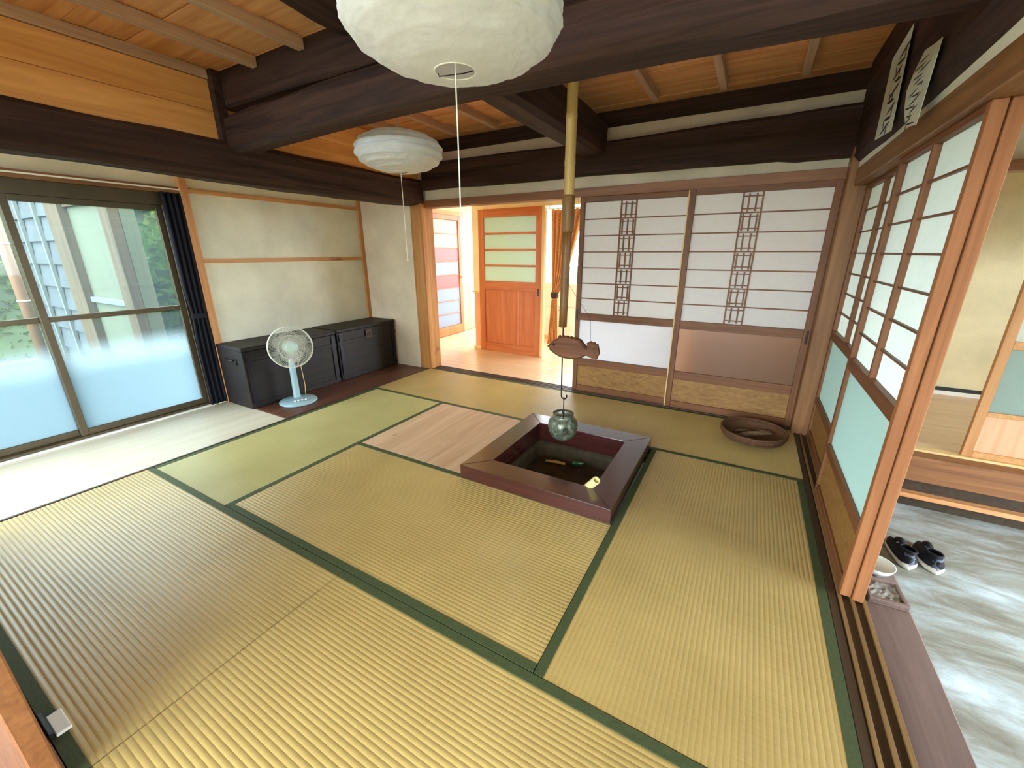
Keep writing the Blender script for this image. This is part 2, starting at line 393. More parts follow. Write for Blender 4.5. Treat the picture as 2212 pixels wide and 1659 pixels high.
def hewn(x0, x1, y0, y1, z0, z1, axis, jit=.008, ch=.02, n=26, seed=0, name='', mat='', parent=None, shape=None):
    """squared log with chamfers and an uneven, hand-hewn surface"""
    mb = MB(); ax = 'xyz'.index(axis)
    lo = [x0, y0, z0]; hi = [x1, y1, z1]
    o = [i for i in range(3) if i != ax]
    P = []
    for i in range(n+1):
        t = lo[ax]+(hi[ax]-lo[ax])*i/n
        a0, a1, b0, b1 = lo[o[0]], hi[o[0]], lo[o[1]], hi[o[1]]
        if shape: da0, da1, db0, db1 = shape(i/n); a0 += da0; a1 += da1; b0 += db0; b1 += db1
        sec = [(a0+ch, b0), ((a0+a1)/2, b0), (a1-ch, b0), (a1, b0+ch), (a1, (b0+b1)/2), (a1, b1-ch), (a1-ch, b1), ((a0+a1)/2, b1), (a0+ch, b1), (a0, b1-ch), (a0, (b0+b1)/2), (a0, b0+ch)]
        row = []
        for k, (a, b) in enumerate(sec):
            p = [0, 0, 0]; p[ax] = t
            q = Vector((t*2.3+seed, k*1.7, seed*3.1))
            p[o[0]] = a+jit*noise.noise(q); p[o[1]] = b+jit*noise.noise(q+Vector((9, 4, 2)))
            row.append(p)
        P.append(row)
    m = len(P[0]); vs = [p for r in P for p in r]
    fs = [(i*m+k, i*m+(k+1) % m, (i+1)*m+(k+1) % m, (i+1)*m+k) for i in range(n) for k in range(m)]
    fs += [tuple(range(m)), tuple(n*m+k for k in range(m))]
    return mb.add(vs, fs).build(name, mat, parent)

# ================================================================== SETTING
XR, YB = 3.62, 2.74
# --- floor slab with the hearth pit left open
f = MB()
for d in ((0, 1.80, -.98, 2.74), (2.74, 3.62, -.98, 2.74), (1.80, 2.74, -.98, .86), (1.80, 2.74, 1.83, 2.74)):
    f.box(d[0], d[1], d[2], d[3], -.12, -.056)
f.box(-.95, 0, -4, 2.74, -.12, -.03)
struct(f.build('floor', 'groove_d'))
# strip of pale matting beside the window and the alcove floor
struct(MB().box(-.873, -.004, -.98, .905, -.03, .0, .002).build('floor_window_strip', 'engawa'), 'pale smooth floor strip beside the window')
fa = struct(MB().box(-.9, -.004, .91, 2.72, -.03, -.012, .001).build('floor_alcove', 'alcove'), 'dark brown alcove floor')
for i in range(3): bx('plank', 'alcove', (-.87+.288*i, -.87+.288*i+.286, .911, 2.70, -.012, .001), fa, .0015)
struct(bx('trim_1', 'groove_d', (-.004, .016, -.98, 2.72, -.05, .003)), 'dark strip along the alcove front')

# --- left wall: window wall, alcove back wall
wl = MB()
wl.box(-1.0, -.90, -.98, .905, 1.80, 2.5); wl.box(-.97, -.87, .905, 2.74, -.1, 2.5)
wl.box(-1.0, -.90, -1.1, -.90, -.1, 2.5); wl.box(-1.0, -.90, -4.1, -1.1, 2.3, 2.5)
struct(wl.build('wall_left', 'plaster'))
struct(bx('wall_alcove_side', 'plaster_w', (-.88, -.10, 2.66, 2.76, -.1, 1.95)), 'plaster return wall of the alcove')
ap = bx('trim_2', 'batten_z', (-.92, -.845, .885, .94, 0, 1.95)); struct(ap, 'slender post between window and alcove wall')
for i, z in enumerate((1.225, 1.765)):
    struct(bx('trim_%d' % (3+i), 'batten_y', (-.88, -.852, .94, 2.66, z, z+.034)), 'thin wall batten')
struct(bx('trim_5', 'batten_z', (-.88, -.846, 2.615, 2.662, .3, 1.95)), 'thin corner batten of the alcove')
struct(bx('trim_6', 'rail_y', (-1.0, -.865, -.98, .885, 1.752, 1.80)), 'wooden lintel over the window')
struct(bx('trim_7', 'white_p', (-.863, -.852, -.98, .95, 1.776, 1.786)), 'thin curtain rail')
# orange boards above the left beam
up = struct(MB().box(-.06, -.02, -.98, 2.7, 1.98, 2.42).build('wall_left_upper', 'board_y'))
for i in range(2): bx('board', 'board_y', (-.02, .004, -.98, .86, 2.0+.172*i, 2.0+.172*i+.170), up)
for i in range(2): bx('board', 'board_y', (-.02, .004, .98, 2.7, 2.0+.172*i, 2.0+.172*i+.170), up)

struct(MB().box(-1.0, -.05, -.98, 2.80, 2.30, 2.36).build('ceiling_alcove', 'board_y'))

# --- window with two sliding sashes
w1 = struct(bpy.data.objects.new('window_1', None), 'sliding glass window with clear upper and frosted lower panes'); COL.objects.link(w1); w1.location = (-.95, -.05, 0)
def sash(x, y0, y1):
    bx('sash_stile', 'alu', (x-.015, x+.015, y0, y0+.04, .03, 1.66), w1); bx('sash_stile', 'alu', (x-.015, x+.015, y1-.04, y1, .03, 1.66), w1)
    bx('sash_rail', 'alu', (x-.015, x+.015, y0+.04, y1-.04, .03, .075), w1); bx('sash_rail', 'alu', (x-.015, x+.015, y0+.04, y1-.04, 1.62, 1.66), w1)
    bx('sash_rail', 'alu', (x-.014, x+.014, y0+.04, y1-.04, .86, .895), w1)
    MB().box(x-.003, x+.003, y0+.04, y1-.04, .075, .86).build('pane', 'wglass', w1)
    MB().box(x-.003, x+.003, y0+.04, y1-.04, .895, 1.62).build('pane', 'wglass', w1)
sash(-.93, -.075, .76); sash(-.965, -.87, -.035)
bx('frame_head', 'alu', (-.99, -.90, -.9, .79, 1.66, 1.752), w1); bx('frame_sill', 'alu', (-.99, -.90, -.9, .79, 0, .03), w1)
bx('frame_jamb', 'alu', (-.99, -.90, .76, .80, .03, 1.66), w1); bx('frame_jamb', 'alu', (-.99, -.90, -.905, -.87, .03, 1.66), w1)
bx('track', 'white_p', (-.90, -.872, -.9, .79, 0, .012), w1)
struct(bx('trim_8', 'batten_z', (-.99, -.90, .80, .886, 0, 1.752)), 'window jamb board')

# --- big dark beams
tag(hewn(.0-.16, .05, -.98, 2.72, 1.765, 2.0, 'y', .012, .03, 30, 1, 'ceiling_beam', 'beam_y', None, lambda t: (0, 0, .05*max(0, t-.6)+.012*sin(6*t), .02*t)),
    'long dark smoked beam running above the window and the alcove', 'beam', 'dark roof beams')
tag(hewn(.03, 3.62, .80, .965, 1.95, 2.155, 'x', .012, .026, 34, 5, 'ceiling_beam', 'beam_x', None,
    lambda t: (.035-.07*min(1, t*1.6), -.01+.03*(1-t)**6, -.012+.035*sin(pi*min(1, t*1.1)), .01*sin(5*t))),
    'thick dark cross beam with a rounded worn underside, nearest the big lantern', 'beam', 'dark roof beams')
tag(hewn(.0, 3.62, .862, 1.0, 2.20, 2.42, 'x', .006, .012, 24, 9, 'ceiling_beam', 'beam_x'),
    'upper dark beam resting just above the thick cross beam', 'beam', 'dark roof beams')
tag(hewn(1.80, 1.985, .96, 2.74, 2.045, 2.31, 'y', .008, .03, 16, 12, 'ceiling_beam', 'beam_y'),
    'short dark beam from the cross beam to the back wall', 'beam', 'dark roof beams')
tag(hewn(.05, 3.62, 2.70, 2.87, 1.905, 2.165, 'x', .01, .02, 34, 15, 'ceiling_beam', 'beam_x', None, lambda t: (0, 0, (.02 if t < .9 else -.005) - (.03*t if t < .9 else 0.02), (.01*sin(9*t) if t < .9 else .015))),
    'dark beam along the back wall above the shoji lintel', 'beam', 'dark roof beams')
tag(hewn(3.605, 3.78, -.98, 2.74, 1.845, 2.42, 'y', .008, .03, 30, 20, 'ceiling_beam', 'beam_y', None, lambda t: (0, 0, -.03*(t-.5)+.012*sin(7*t), 0)),
    'deep dark beam above the right shoji with two paper strips on it', 'beam', 'dark roof beams')
lg = MB()
lg.tube([(1.27+.006*sin(k), -.98+1.842*k/12, 2.552+.004*cos(k*2)) for k in range(13)], [.215+.006*sin(k*1.7) for k in range(13)], 22)
tag(lg.build('ceiling_beam', 'beam_y'), 'round dark log running up from the front beside the big lantern', 'beam', 'dark roof beams')
bd = bx('beam_post', 'beam_x', (-.02, .045, .80, .87, 2.0, 2.40), None, .008)
tag(bd, 'short dark post standing on the left beam at the cross beam end', 'post')

# --- ceiling boards and joists
cl = struct(MB().box(-.1, 3.75, -.98, 2.98, 2.425, 2.46).build('ceiling', 'board_x'))
y = -.98; k = 0
while y < 2.95:
    w = (.235, .21, .25)[k % 3]
    bx('board', 'board_x', (-.02, 3.7, y, min(y+w-.003, 2.97), 2.40+.004*(k % 2), 2.425), cl, .002); y += w; k += 1
for i in range(9):
    x = -.03+.44*i
    if i not in (3,): bx('joist', 'joist', (x, x+.046, -.98, .858, 2.345, 2.402), cl, .003)
for x in (.10, .54, .985, 1.42, 2.345, 2.79, 3.245):
    bx('joist', 'joist', (x, x+.045, 1.0, 2.63, 2.345, 2.402), cl, .003)

# --- back wall: lintel, plaster bands, post, shoji track
wb = MB(); wb.box(-.12, .05, 2.765, 2.86, 1.80, 2.45); wb.box(.04, 3.62, 2.76, 2.80, 1.83, 1.99); wb.box(.0, 3.62, 2.865, 2.93, 2.1, 2.31)
wbk = struct(wb.build('wall_back', 'plaster_w'))
struct(hewn(.0, 3.62, 2.855, 2.96, 2.285, 2.41, 'x', .004, .006, 20, 31, 'trim_9', 'beam_x'), 'dark wall plate below the ceiling')
struct(bx('trim_10', 'rail_x', (.05, 3.60, 2.725, 2.85, 1.755, 1.825)), 'lintel rail above the back shoji')
struct(bx('trim_11', 'sill_x', (.05, 3.62, 2.715, 2.86, -.05, -.004)), 'threshold under the back shoji')
for i, yy in enumerate((2.722, 2.758, 2.794, 2.83)):
    struct(bx('trim_%d' % (12+i), 'sill_x', (.05, 3.60, yy, yy+.012, -.004, .004), None, .001), 'ridge of the threshold track')
struct(bx('trim_16', 'post', (-.125, .045, 2.672, 2.86, -.02, 1.80), None, .006), 'stout square post between alcove and kitchen opening')
struct(bx('trim_18', 'post_d', (3.60, 3.705, 2.63, 2.80, -.05, 1.93), None, .005), 'corner post between the back and right shoji')

# --- right wall: lintel, plaster strip, track
struct(bx('wall_right', 'plaster', (3.64, 3.74, -.98, 2.64, 1.795, 1.90)))
struct(bx('trim_19', 'rail_y', (3.635, 3.755, -.98, 2.635, 1.70, 1.80), None, .004), 'lintel rail above the right shoji')
struct(bx('trim_20', 'groove_d', (3.60, 3.745, -.98, 2.635, -.06, -.004)), 'dark sill of the right shoji')
struct(bx('trim_21', 'groove_d', (3.622, 3.650, -.98, 2.63, -.006, .002), None, .002), 'dark floor edging')
for i, xx in enumerate((3.655, 3.695, 3.734)):
    struct(bx('trim_%d' % (22+i), 'groove', (xx, xx+.012, -.98, 2.63, -.004, .006), None, .001), 'ridge of the sill track')
struct(bx('trim_25', 'bare_z', (3.70, 3.735, .88, .925, .0, 1.70), None, .003), 'bare wooden strip standing in for the edge of a second shoji')  # single strip in place of a second panel's end stile

# --- front side: track and door, unseen rear room opened wide for fill light
struct(bx('trim_26', 'rail_x', (0, 3.6, -.97, -.846, -.05, .006)), 'wooden threshold at the near side')
struct(bx('trim_27', 'rail_x', (0, 3.6, -.97, -.87, 1.78, 1.86)), 'near lintel')
struct(bx('door_1', 'rail_x', (.02, 1.82, -.895, -.852, .009, 1.76), None, .004), 'wooden sliding door at the near left edge')
rr = MB(); rr.box(0, 3.75, -4.1, -.98, -.12, -.02); struct(rr.build('floor_rear', 'engawa'))
struct(MB().box(-1, 3.75, -4.1, -.98, 2.43, 2.5).build('ceiling_rear', 'cream'))
rw = MB(); rw.box(-.95, 3.75, -4.1, -4.0, -.1, .06); rw.box(-.95, 3.75, -4.1, -4.0, 2.3, 2.45); rw.box(3.6, 3.75, -4.1, -4.0, .0, 2.3); rw.box(3.65, 3.75, -4.1, -.98, -.1, 2.45)
struct(rw.build('wall_rear', 'cream'))

# --- kitchen hall behind the back wall
kf = struct(MB().box(-1.2, 3.66, 2.86, 6.4, -.12, -.03).build('floor_kitchen', 'groove_d'))
yy = 2.862
while yy < 6.35:
    bx('plank', 'kfloor', (-1.13, 3.62, yy, yy+.109, -.03, -.008 + .0008*random.random()), kf, .0015); yy += .111
kcl = MB(); kcl.box(-1.25, 3.75, 2.962, 6.4, 2.34, 2.46); kcl.box(-1.25, -.12, 2.762, 2.962, 2.34, 2.46)
struct(kcl.build('ceiling_kitchen', 'cream'))
kw = MB(); kw.box(-1.25, -1.13, 2.76, 6.4, -.1, 2.4); struct(kw.build('wall_kitchen_left', 'cream'))
kw = MB(); kw.box(-1.25, 3.7, 6.22, 6.34, -.1, .25); kw.box(-1.25, 3.7, 6.22, 6.34, 2.25, 2.4); kw.box(-1.25, -1.1, 6.22, 6.34, .25, 2.25); kw.box(3.5, 3.7, 6.22, 6.34, .25, 2.25)
struct(kw.build('wall_kitchen_back', 'cream'))
kr = MB(); kr.box(3.62, 3.74, 2.80, 4.3, -.1, 2.4); kr.box(3.62, 3.74, 4.3, 6.4, -.1, .2); kr.box(3.62, 3.74, 4.3, 6.4, 2.2, 2.4)  # opening added in an unseen wall to brighten the kitchen
struct(kr.build('wall_kitchen_right', 'cream'))
struct(MB().box(-.88, -.12, 2.762, 2.87, -.1, 2.4).build('wall_kitchen_front', 'cream'))
pw = MB(); pw.box(-.155, -.03, 3.88, 3.95, .80, 2.36); pw.box(-.03, 1.46, 3.88, 3.95, 1.835, 2.36)
struct(pw.build('wall_partition', 'cream'))
struct(bx('trim_28', 'wains', (-.15, -.03, 3.885, 3.945, .0, .78)), 'wooden wainscot of the stub wall')
struct(bx('trim_29', 'strip', (-.175, -.03, 3.87, 3.96, .78, .80)), 'wainscot cap')
struct(bx('trim_30', 'batten_z', (1.43, 1.46, 3.88, 3.95, 0, 1.835)), 'kitchen opening jamb')
struct(bx('baseboard_partition', 'strip', (-.165, -.03, 3.865, 3.95, -.01, .03)))
wn = struct(MB().box(-1.135, -1.10, 4.86, 6.2, 0, .80).build('wall_wainscot', 'wains'), 'pinkish wooden wainscot in the far hall')
for i in range(7): bx('panel', 'wains', (-1.10, -1.092, 4.865+.19*i, 4.865+.19*i+.186, .0, .80), wn)
bx('cap', 'white_p', (-1.135, -1.08, 4.86, 6.2, .80, .825), wn)
bx('kitchen_mullion', 'white_p', (.45, .52, 6.24, 6.30, .25, 2.25)); tag(bpy.data.objects['kitchen_mullion'], 'white window post in the far kitchen window', 'window post')

# ladder-paned kitchen side door (left, far)
d2 = struct(bpy.data.objects.new('door_2', None), 'wooden door with eight tinted panes in the far hall'); COL.objects.link(d2); d2.location = (-1.07, 4.5, 0)
for (a, b_) in ((4.06, 4.11), (4.77, 4.85)): bx('stile', 'kdoor_z', (-1.09, -1.05, a, b_, .0, 1.86), d2)
bx('rail', 'kdoor_z', (-1.09, -1.05, 4.11, 4.77, 1.79, 1.86), d2); bx('rail', 'kdoor_z', (-1.09, -1.05, 4.11, 4.77, 0, .14), d2)
zs = [.14+.206*i for i in range(9)]
for i in range(8):
    MB().box(-1.073, -1.067, 4.11, 4.77, zs[i]+.006, zs[i+1]-.006).build('pane', ('pane_b', 'pane_b', 'pane_b', 'pane_p', 'pane_b', 'pane_p', 'pane_w', 'pane_w')[i], d2)
    if i: bx('glazing_bar', 'kdoor_z', (-1.085, -1.055, 4.11, 4.77, zs[i]-.006, zs[i]+.006), d2)
MB(Matrix.Translation((-1.045, 4.81, .92))).lathe([(.0, -.02), (.022, -.012), (.026, 0), (.022, .012), (0, .02)], n=14).build('knob', 'strip', d2, True)
struct(bx('trim_31', 'batten_y', (-1.13, -1.04, 3.96, 4.9, 1.86, 1.92)), 'lintel over the far hall door')

# glazed kitchen door in the partition
d3 = struct(bpy.data.objects.new('door_3', None), 'orange wooden door with four obscured panes'); COL.objects.link(d3); d3.location = (.44, 3.86, 0)
x0, x1 = -.03, .90
for a in (x0, x1-.085): bx('stile', 'kdoor_z', (a, a+.085, 3.835, 3.872, -.007, 1.83), d3)
bx('rail', 'kdoor_x', (x0+.085, x1-.085, 3.835, 3.872, 1.73, 1.83), d3); bx('rail', 'kdoor_x', (x0+.085, x1-.085, 3.835, 3.872, .83, .945), d3); bx('rail', 'kdoor_x', (x0+.085, x1-.085, 3.835, 3.872, -.007, .11), d3)
zs = [.945+.19625*i for i in range(5)]
for i in range(4):
    MB().box(x0+.085, x1-.085, 3.850, 3.856, zs[i], zs[i+1]).build('pane', 'frost_k', d3)
    if i: bx('glazing_bar', 'kdoor_x', (x0+.085, x1-.085, 3.838, 3.868, zs[i]-.012, zs[i]+.012), d3)
for i in range(3):
    a = x0+.085+.2533*i; bx('panel', 'kdoor_z', (a+.003, a+.2503, 3.846, 3.862, .11, .83), d3)
bx('finger_pull', 'iron', (x1-.05, x1-.035, 3.832, 3.836, .78, .87), d3)
struct(bx('trim_32', 'strip', (x1+.0, x1+.035, 3.82, 3.88, 0, 1.835)), 'pale jamb beside the kitchen door')

# --- genkan (earth-floor entry) on the right
struct(MB().box(3.74, 6.4, -2.6, 2.66, -.5, -.40).build('floor_entry', 'concrete'))
struct(hewn(3.752, 3.915, -2.6, 1.235, -.41, -.05, 'y', .003, .006, 20, 41, 'trim_33', 'kamachi'), 'worn grey-brown step timber along the entry')
struct(bx('trim_34', 'groove_d', (3.745, 3.80, 1.22, 2.66, -.41, -.06)), 'dark base under the right shoji')
sb = MB(); sb.box(3.75, 6.3, 2.62, 2.74, -.19, -.012); struct(sb.build('trim_35', 'rail_x'), 'raised floor edge of the entry')
struct(bx('trim_36', 'board_x', (3.75, 6.3, 2.60, 2.80, -.315, -.282)), 'low wooden step board')
struct(bx('trim_37', 'groove_d', (3.75, 6.3, 2.66, 2.74, -.45, -.19)), 'recess below the raised floor edge')
struct(bx('trim_38', 'strip', (3.75, 6.3, 2.722, 2.79, -.012, .004)), 'threshold of the entry shoji')
ef = struct(MB().box(3.75, 6.3, 2.79, 4.42, -.1, -.03).build('floor_entry_room', 'groove_d'))
yy = 2.792
while yy < 4.4:
    bx('plank', 'kfloor', (3.75, 6.3, yy, yy+.118, -.03, -.004), ef, .0015); yy += .12
struct(MB().box(3.74, 6.4, 4.4, 4.5, -.1, 2.5).build('wall_entry_back', 'cream'))
struct(bx('baseboard_entry', 'black', (3.75, 6.3, 4.385, 4.4, .035, .07))); struct(bx('trim_39', 'white_p', (3.75, 6.3, 4.385, 4.4, -.01, .035)), 'pale skirting')
struct(MB().box(3.76, 6.4, 2.745, 2.80, 1.79, 2.02).build('wall_entry_upper', 'plaster_w'))
struct(bx('trim_40', 'rail_x', (3.71, 6.3, 2.70, 2.81, 1.735, 1.79)), 'lintel over the entry shoji')
struct(bx('trim_41', 'beam_x', (3.71, 6.3, 2.70, 2.84, 2.02, 2.5)), 'dark beam above the entry shoji')
struct(MB().box(3.6, 6.4, -2.6, 4.5, 2.5, 2.58).build('ceiling_entry', 'board_x'))
ew = MB(); ew.box(6.3, 6.4, -2.6, -.5, -.45, 2.5); ew.box(6.3, 6.4, 1.6, 3.0, -.45, 2.5); ew.box(6.3, 6.4, -.5, 1.6, 1.75, 2.5); ew.box(6.3, 6.4, 4.2, 4.5, -.4, 2.5); ew.box(6.3, 6.4, 3.0, 4.2, -.4, 1.05); ew.box(6.3, 6.4, 3.0, 4.2, 1.4, 2.5)
struct(ew.build('wall_entry_right', 'plaster'))
ef2 = MB(); ef2.box(3.7, 6.4, -2.7, -2.6, -.45, 2.5)
struct(ef2.build('wall_entry_front', 'plaster'))

# ================================================================== THINGS
# --- tatami mats
def tatami(x0, x1, y0, y1, along, label, mat=None):
    t = thing('tatami_mat', label, 'tatami mat', ((x0+x1)/2, (y0+y1)/2, -.055), 'tatami mats on the floor')
    e = .0015; hw = .034
    x0 += e; x1 -= e; y0 += e; y1 -= e
    mb = MB(); mb.box(x0, x1, y0, y1, -.055, -.004)
    a0, a1 = (y0, y1) if along == 'x' else (x0, x1)
    w = a1-a0-2*hw+.004; n = round(w/.0172); seg = 6
    rows = []
    for i in range(n*seg+1):
        u = a0+hw-.002+w*i/(n*seg)
        h = -.0016+.0016*abs(sin(pi*i/seg))**.8
        rows.append((u, h))
    lo, hi = (x0, x1) if along == 'x' else (y0, y1)
    ns = 6
    P = [[((lo+(hi-lo)*k/ns, u, h) if along == 'x' else (u, lo+(hi-lo)*k/ns, h)) for k in range(ns+1)] for u, h in rows]
    mb.grid(P)
    mb.build('rush_surface', mat or ('tat_x' if along == 'x' else 'tat_y'), t)
    for s_ in (0, 1):
        c0 = a0 if s_ == 0 else a1-hw
        if along == 'x': bx('cloth_border', 'heri', (x0, x1, c0, c0+hw, -.05, .0012), t, .0008)
        else: bx('cloth_border', 'heri', (c0, c0+hw, y0, y1, -.05, .0012), t, .0008)
    return t
XA, XB_, XS, XC, XD = .018, .895, 1.828, 2.74, 3.622
Y1, Y2, Y3, Y4 = 0, .905, 1.828, 2.715
tatami(XA, XB_, Y1, Y3, 'y', 'yellow-green tatami mat lying lengthwise beside the alcove', 'tat_pale')
tatami(XB_, XC, Y1, Y2, 'x', 'tatami mat directly in front of the sunken hearth')
tatami(XC, XD, Y1, Y3, 'y', 'tatami mat between the hearth and the right shoji')
tatami(XA, XS, Y3, Y4, 'x', 'pale tatami mat in front of the kitchen opening')
tatami(XS, XD, Y3, Y4, 'x', 'tatami mat in front of the back shoji with the basket on it')
tatami(XA, XS, -.845, Y1, 'x', 'nearest tatami mat on the window side')
tatami(XS, XD, -.845, Y1, 'x', 'nearest tatami mat on the entry side')
bx('floor_panel', 'hearthboard', (XB_+.002, 1.805, Y2+.002, Y3-.002, -.055, .001), None, .0015)
tag(bpy.data.objects['floor_panel'], 'pale knotty wooden floor panel left of the hearth', 'floor panel')

# --- sunken hearth
IX0, IX1, IY0, IY1 = 1.808, 2.733, .868, 1.824; JX0, JX1, JY0, JY1 = 1.95, 2.59, 1.015, 1.675; HZ = .088
h = thing('sunken_hearth', 'square sunken hearth with a glossy dark red-brown wooden frame', 'hearth', (2.27, 1.345, -.3))
def mitre(pts, mat):
    mb = MB(); n = len(pts)
    bev = .004
    cx_ = sum(p[0] for p in pts)/n; cy_ = sum(p[1] for p in pts)/n
    ins = [(p[0]+(cx_-p[0])*.012, p[1]+(cy_-p[1])*.012) for p in pts]
    vs = [(p[0], p[1], .002) for p in pts]+[(p[0], p[1], HZ-bev) for p in pts]+[(p[0], p[1], HZ) for p in ins]
    fs = [tuple(range(n-1, -1, -1)), tuple(range(2*n, 3*n))]
    for L_ in (0, 1): fs += [(L_*n+i, L_*n+(i+1) % n, (L_+1)*n+(i+1) % n, (L_+1)*n+i) for i in range(n)]
    mb.add(vs, fs).build('frame_board', mat, h)
mitre([(IX0, IY0), (IX1, IY0), (JX1, JY0), (JX0, JY0)], 'lacq_x'); mitre([(IX0, IY1), (IX1, IY1), (JX1, JY1), (JX0, JY1)], 'lacq_x')
mitre([(IX0, IY0), (IX0, IY1), (JX0, JY1), (JX0, JY0)], 'lacq_y'); mitre([(IX1, IY0), (IX1, IY1), (JX1, JY1), (JX1, JY0)], 'lacq_y')
for d, mt in (((JX0-.02, JX0, JY0, JY1), 'lacq_y'), ((JX1, JX1+.02, JY0, JY1), 'lacq_y'), ((JX0-.02, JX1+.02, JY0-.02, JY0), 'lacq_x'), ((JX0-.02, JX1+.02, JY1, JY1+.02), 'lacq_x')):
    bx('pit_wall', mt, (*d, -.05, .002), h)
# clay bowl with rounded corners
def rrect(ix, r, z, n=8):
    x0, x1, y0, y1 = JX0+ix-.012, JX1-ix+.012, JY0+ix-.012, JY1-ix+.012; out = []
    for cx_, cy_, a in ((x1-r, y1-r, 0), (x0+r, y1-r, 90), (x0+r, y0+r, 180), (x1-r, y0+r, 270)):
        for k in range(n): aa = radians(a+90*k/(n-1)); out.append((cx_+r*cos(aa), cy_+r*sin(aa), z))
    return out
rings = [rrect(0, .02, -.05), rrect(.006, .03, -.056), rrect(.03, .05, -.062), rrect(.036, .06, -.08), rrect(.05, .08, -.20), rrect(.10, .1, -.235), rrect(.25, .05, -.24)]
m_ = len(rings[0]); MB().add([p for r_ in rings for p in r_], [(i*m_+k, i*m_+(k+1) % m_, (i+1)*m_+(k+1) % m_, (i+1)*m_+k) for i in range(len(rings)-1) for k in range(m_)]).build('clay_lining', 'clay', h, True)
P = []
for i in range(25):
    row = []
    for j in range(25):
        x = JX0+.03+(JX1-JX0-.06)*i/24; y = JY0+.03+(JY1-JY0-.06)*j/24
        row.append((x, y, -.146+.012*noise.noise(Vector((x*7, y*7, 1)))+.006*noise.noise(Vector((x*22, y*22, 3)))))
    P.append(row)
MB().grid(P).build('ash_bed', 'ash', h, True)
tag(MB().tube([(2.072, 1.525, -.128), (2.14, 1.545, -.126), (2.212, 1.552, -.129)], [.011, .012, .010], 8).build('firewood_stick', 'bamboo', None, True), 'short pale stick lying on the hearth ash', 'stick')
o = MB(Matrix.Translation((2.30, 1.58, -.114)) @ Matrix.Rotation(radians(75), 4, 'Y')).lathe([(0, -.045), (.017, -.045), (.02, -.03), (.02, .02), (.009, .035), (.009, .05), (0, .05)], n=18).build('glass_bottle', 'gglass', None, True)
tag(o, 'small green glass bottle lying in the hearth', 'bottle')
tdir = (Vector((2.61, 1.0, .150))-Vector((2.495, 1.075, -.01))).normalized(); tbm = tdir.to_track_quat('Z', 'Y').to_matrix().to_4x4()
tb = MB(Matrix.Translation((2.495, 1.075, -.01)) @ tbm)
tb.lathe([(.0, -.03), (.021, -.03), (.0215, .06), (.0232, .068), (.0215, .076), (.0215, .212), (.0145, .212), (.0145, .12), (0, .12)], n=20)
tag(tb.build('bamboo_tube', 'bamboo_g', None, True), 'short cut bamboo tube leaning on the near hearth corner', 'bamboo tube')

# --- hanging pot hook: bamboo, rod, fish
PX, PY = 2.243, 1.36
ph = thing('pot_hook', 'bamboo hanging pot hook with an iron rod above the hearth', 'pot hook', (PX, PY, .40))
prof = [];
for i in range(25):
    z = 1.57+.56*i/24; prof.append((.0275+.0018*(1 if i in (8, 17) else 0), z))
MB().lathe([(.0, 1.57)]+prof+[(0, 2.13)], (PX, PY, 0), 20).build('upper_bamboo', 'bamboo', ph, True)
lean = [(PX-.008, PY, .885), (PX-.006, PY, 1.0), (PX-.004, PY, 1.16), (PX-.002, PY, 1.32), (PX, PY, 1.42)]
MB().tube(lean, [.024, .0235, .0245, .0235, .026], 16).build('lower_bamboo', 'bamboo_d', ph, True)
MB().tube([(PX, PY, 1.41), (PX, PY, 1.42), (PX, PY, 1.59), (PX, PY, 1.60)], [.030, .0345, .034, .031], 18).build('bamboo_sleeve', 'bamboo_d', ph, True)
for z in (1.0, 1.16, 1.30): MB().ring((PX-.005, PY, z), (0, 0, 1), .0245, .0022, 20, 6).build('bamboo_node', 'bamboo_d', ph, True)
hk = [(PX-.004, PY, .90), (PX-.002, PY, .60), (PX, PY, .46)]
for k in range(9):
    a = pi+pi*1.15*k/8; hk.append((PX+.018+.018*cos(a), PY, .455+.02*sin(a)))
MB().tube(hk, .0045, 8).build('rod_hook', 'iron', ph, True)
# fish outline (nose to the left)
FO = [(0, .46), (.04, .55), (.10, .70), (.16, .80), (.20, .84), (.23, .98), (.27, .93), (.30, 1.0), (.34, .96), (.38, 1.0), (.42, .95), (.46, .99), (.50, .94), (.54, .97), (.58, .92), (.64, .90), (.70, .74), (.77, .60), (.83, .52), (.85, .56), (.84, .74), (.83, .86), (.87, .80), (.90, .84), (.93, .74), (.96, .78), (.98, .60), (1.0, .40), (.97, .22), (.96, .14), (.91, .16), (.85, .22), (.80, .28), (.74, .22), (.68, .12), (.60, .06), (.50, .02), (.38, .02), (.26, .06), (.16, .16), (.09, .26), (.04, .34), (.055, .40)]
fx0, fz0, fw, fh = 2.150, .700, .325, .140
fi = thing('carved_fish', 'carved brown wooden fish hanging on the pot hook', 'fish carving', (PX+.05, PY, .70))
fm = MB()
n_ = len(FO); ctr_ = (.48, .5)
def fpt(u, v, w, s_=1.0): return (fx0+fw*(ctr_[0]+(u-ctr_[0])*s_), PY-.03+w, fz0+fh*(ctr_[1]+(v-ctr_[1])*s_))
lay = [(-.006, .72), (-.022, .0), ]
vs = [fpt(u, v, .0) for u, v in FO]+[fpt(u, v, .022) for u, v in FO]+[fpt(u, v, -.012, .86) for u, v in FO]+[fpt(u, v, .034, .86) for u, v in FO]
fs = [(i, (i+1) % n_, n_+(i+1) % n_, n_+i) for i in range(n_)]+[(i, (i+1) % n_, 2*n_+(i+1) % n_, 2*n_+i) for i in range(n_)]+[(n_+i, n_+(i+1) % n_, 3*n_+(i+1) % n_, 3*n_+i) for i in range(n_)]
fs += [tuple(range(2*n_, 3*n_)), tuple(range(3*n_, 4*n_))]
fm.add(vs, fs).build('body', 'fish', fi)
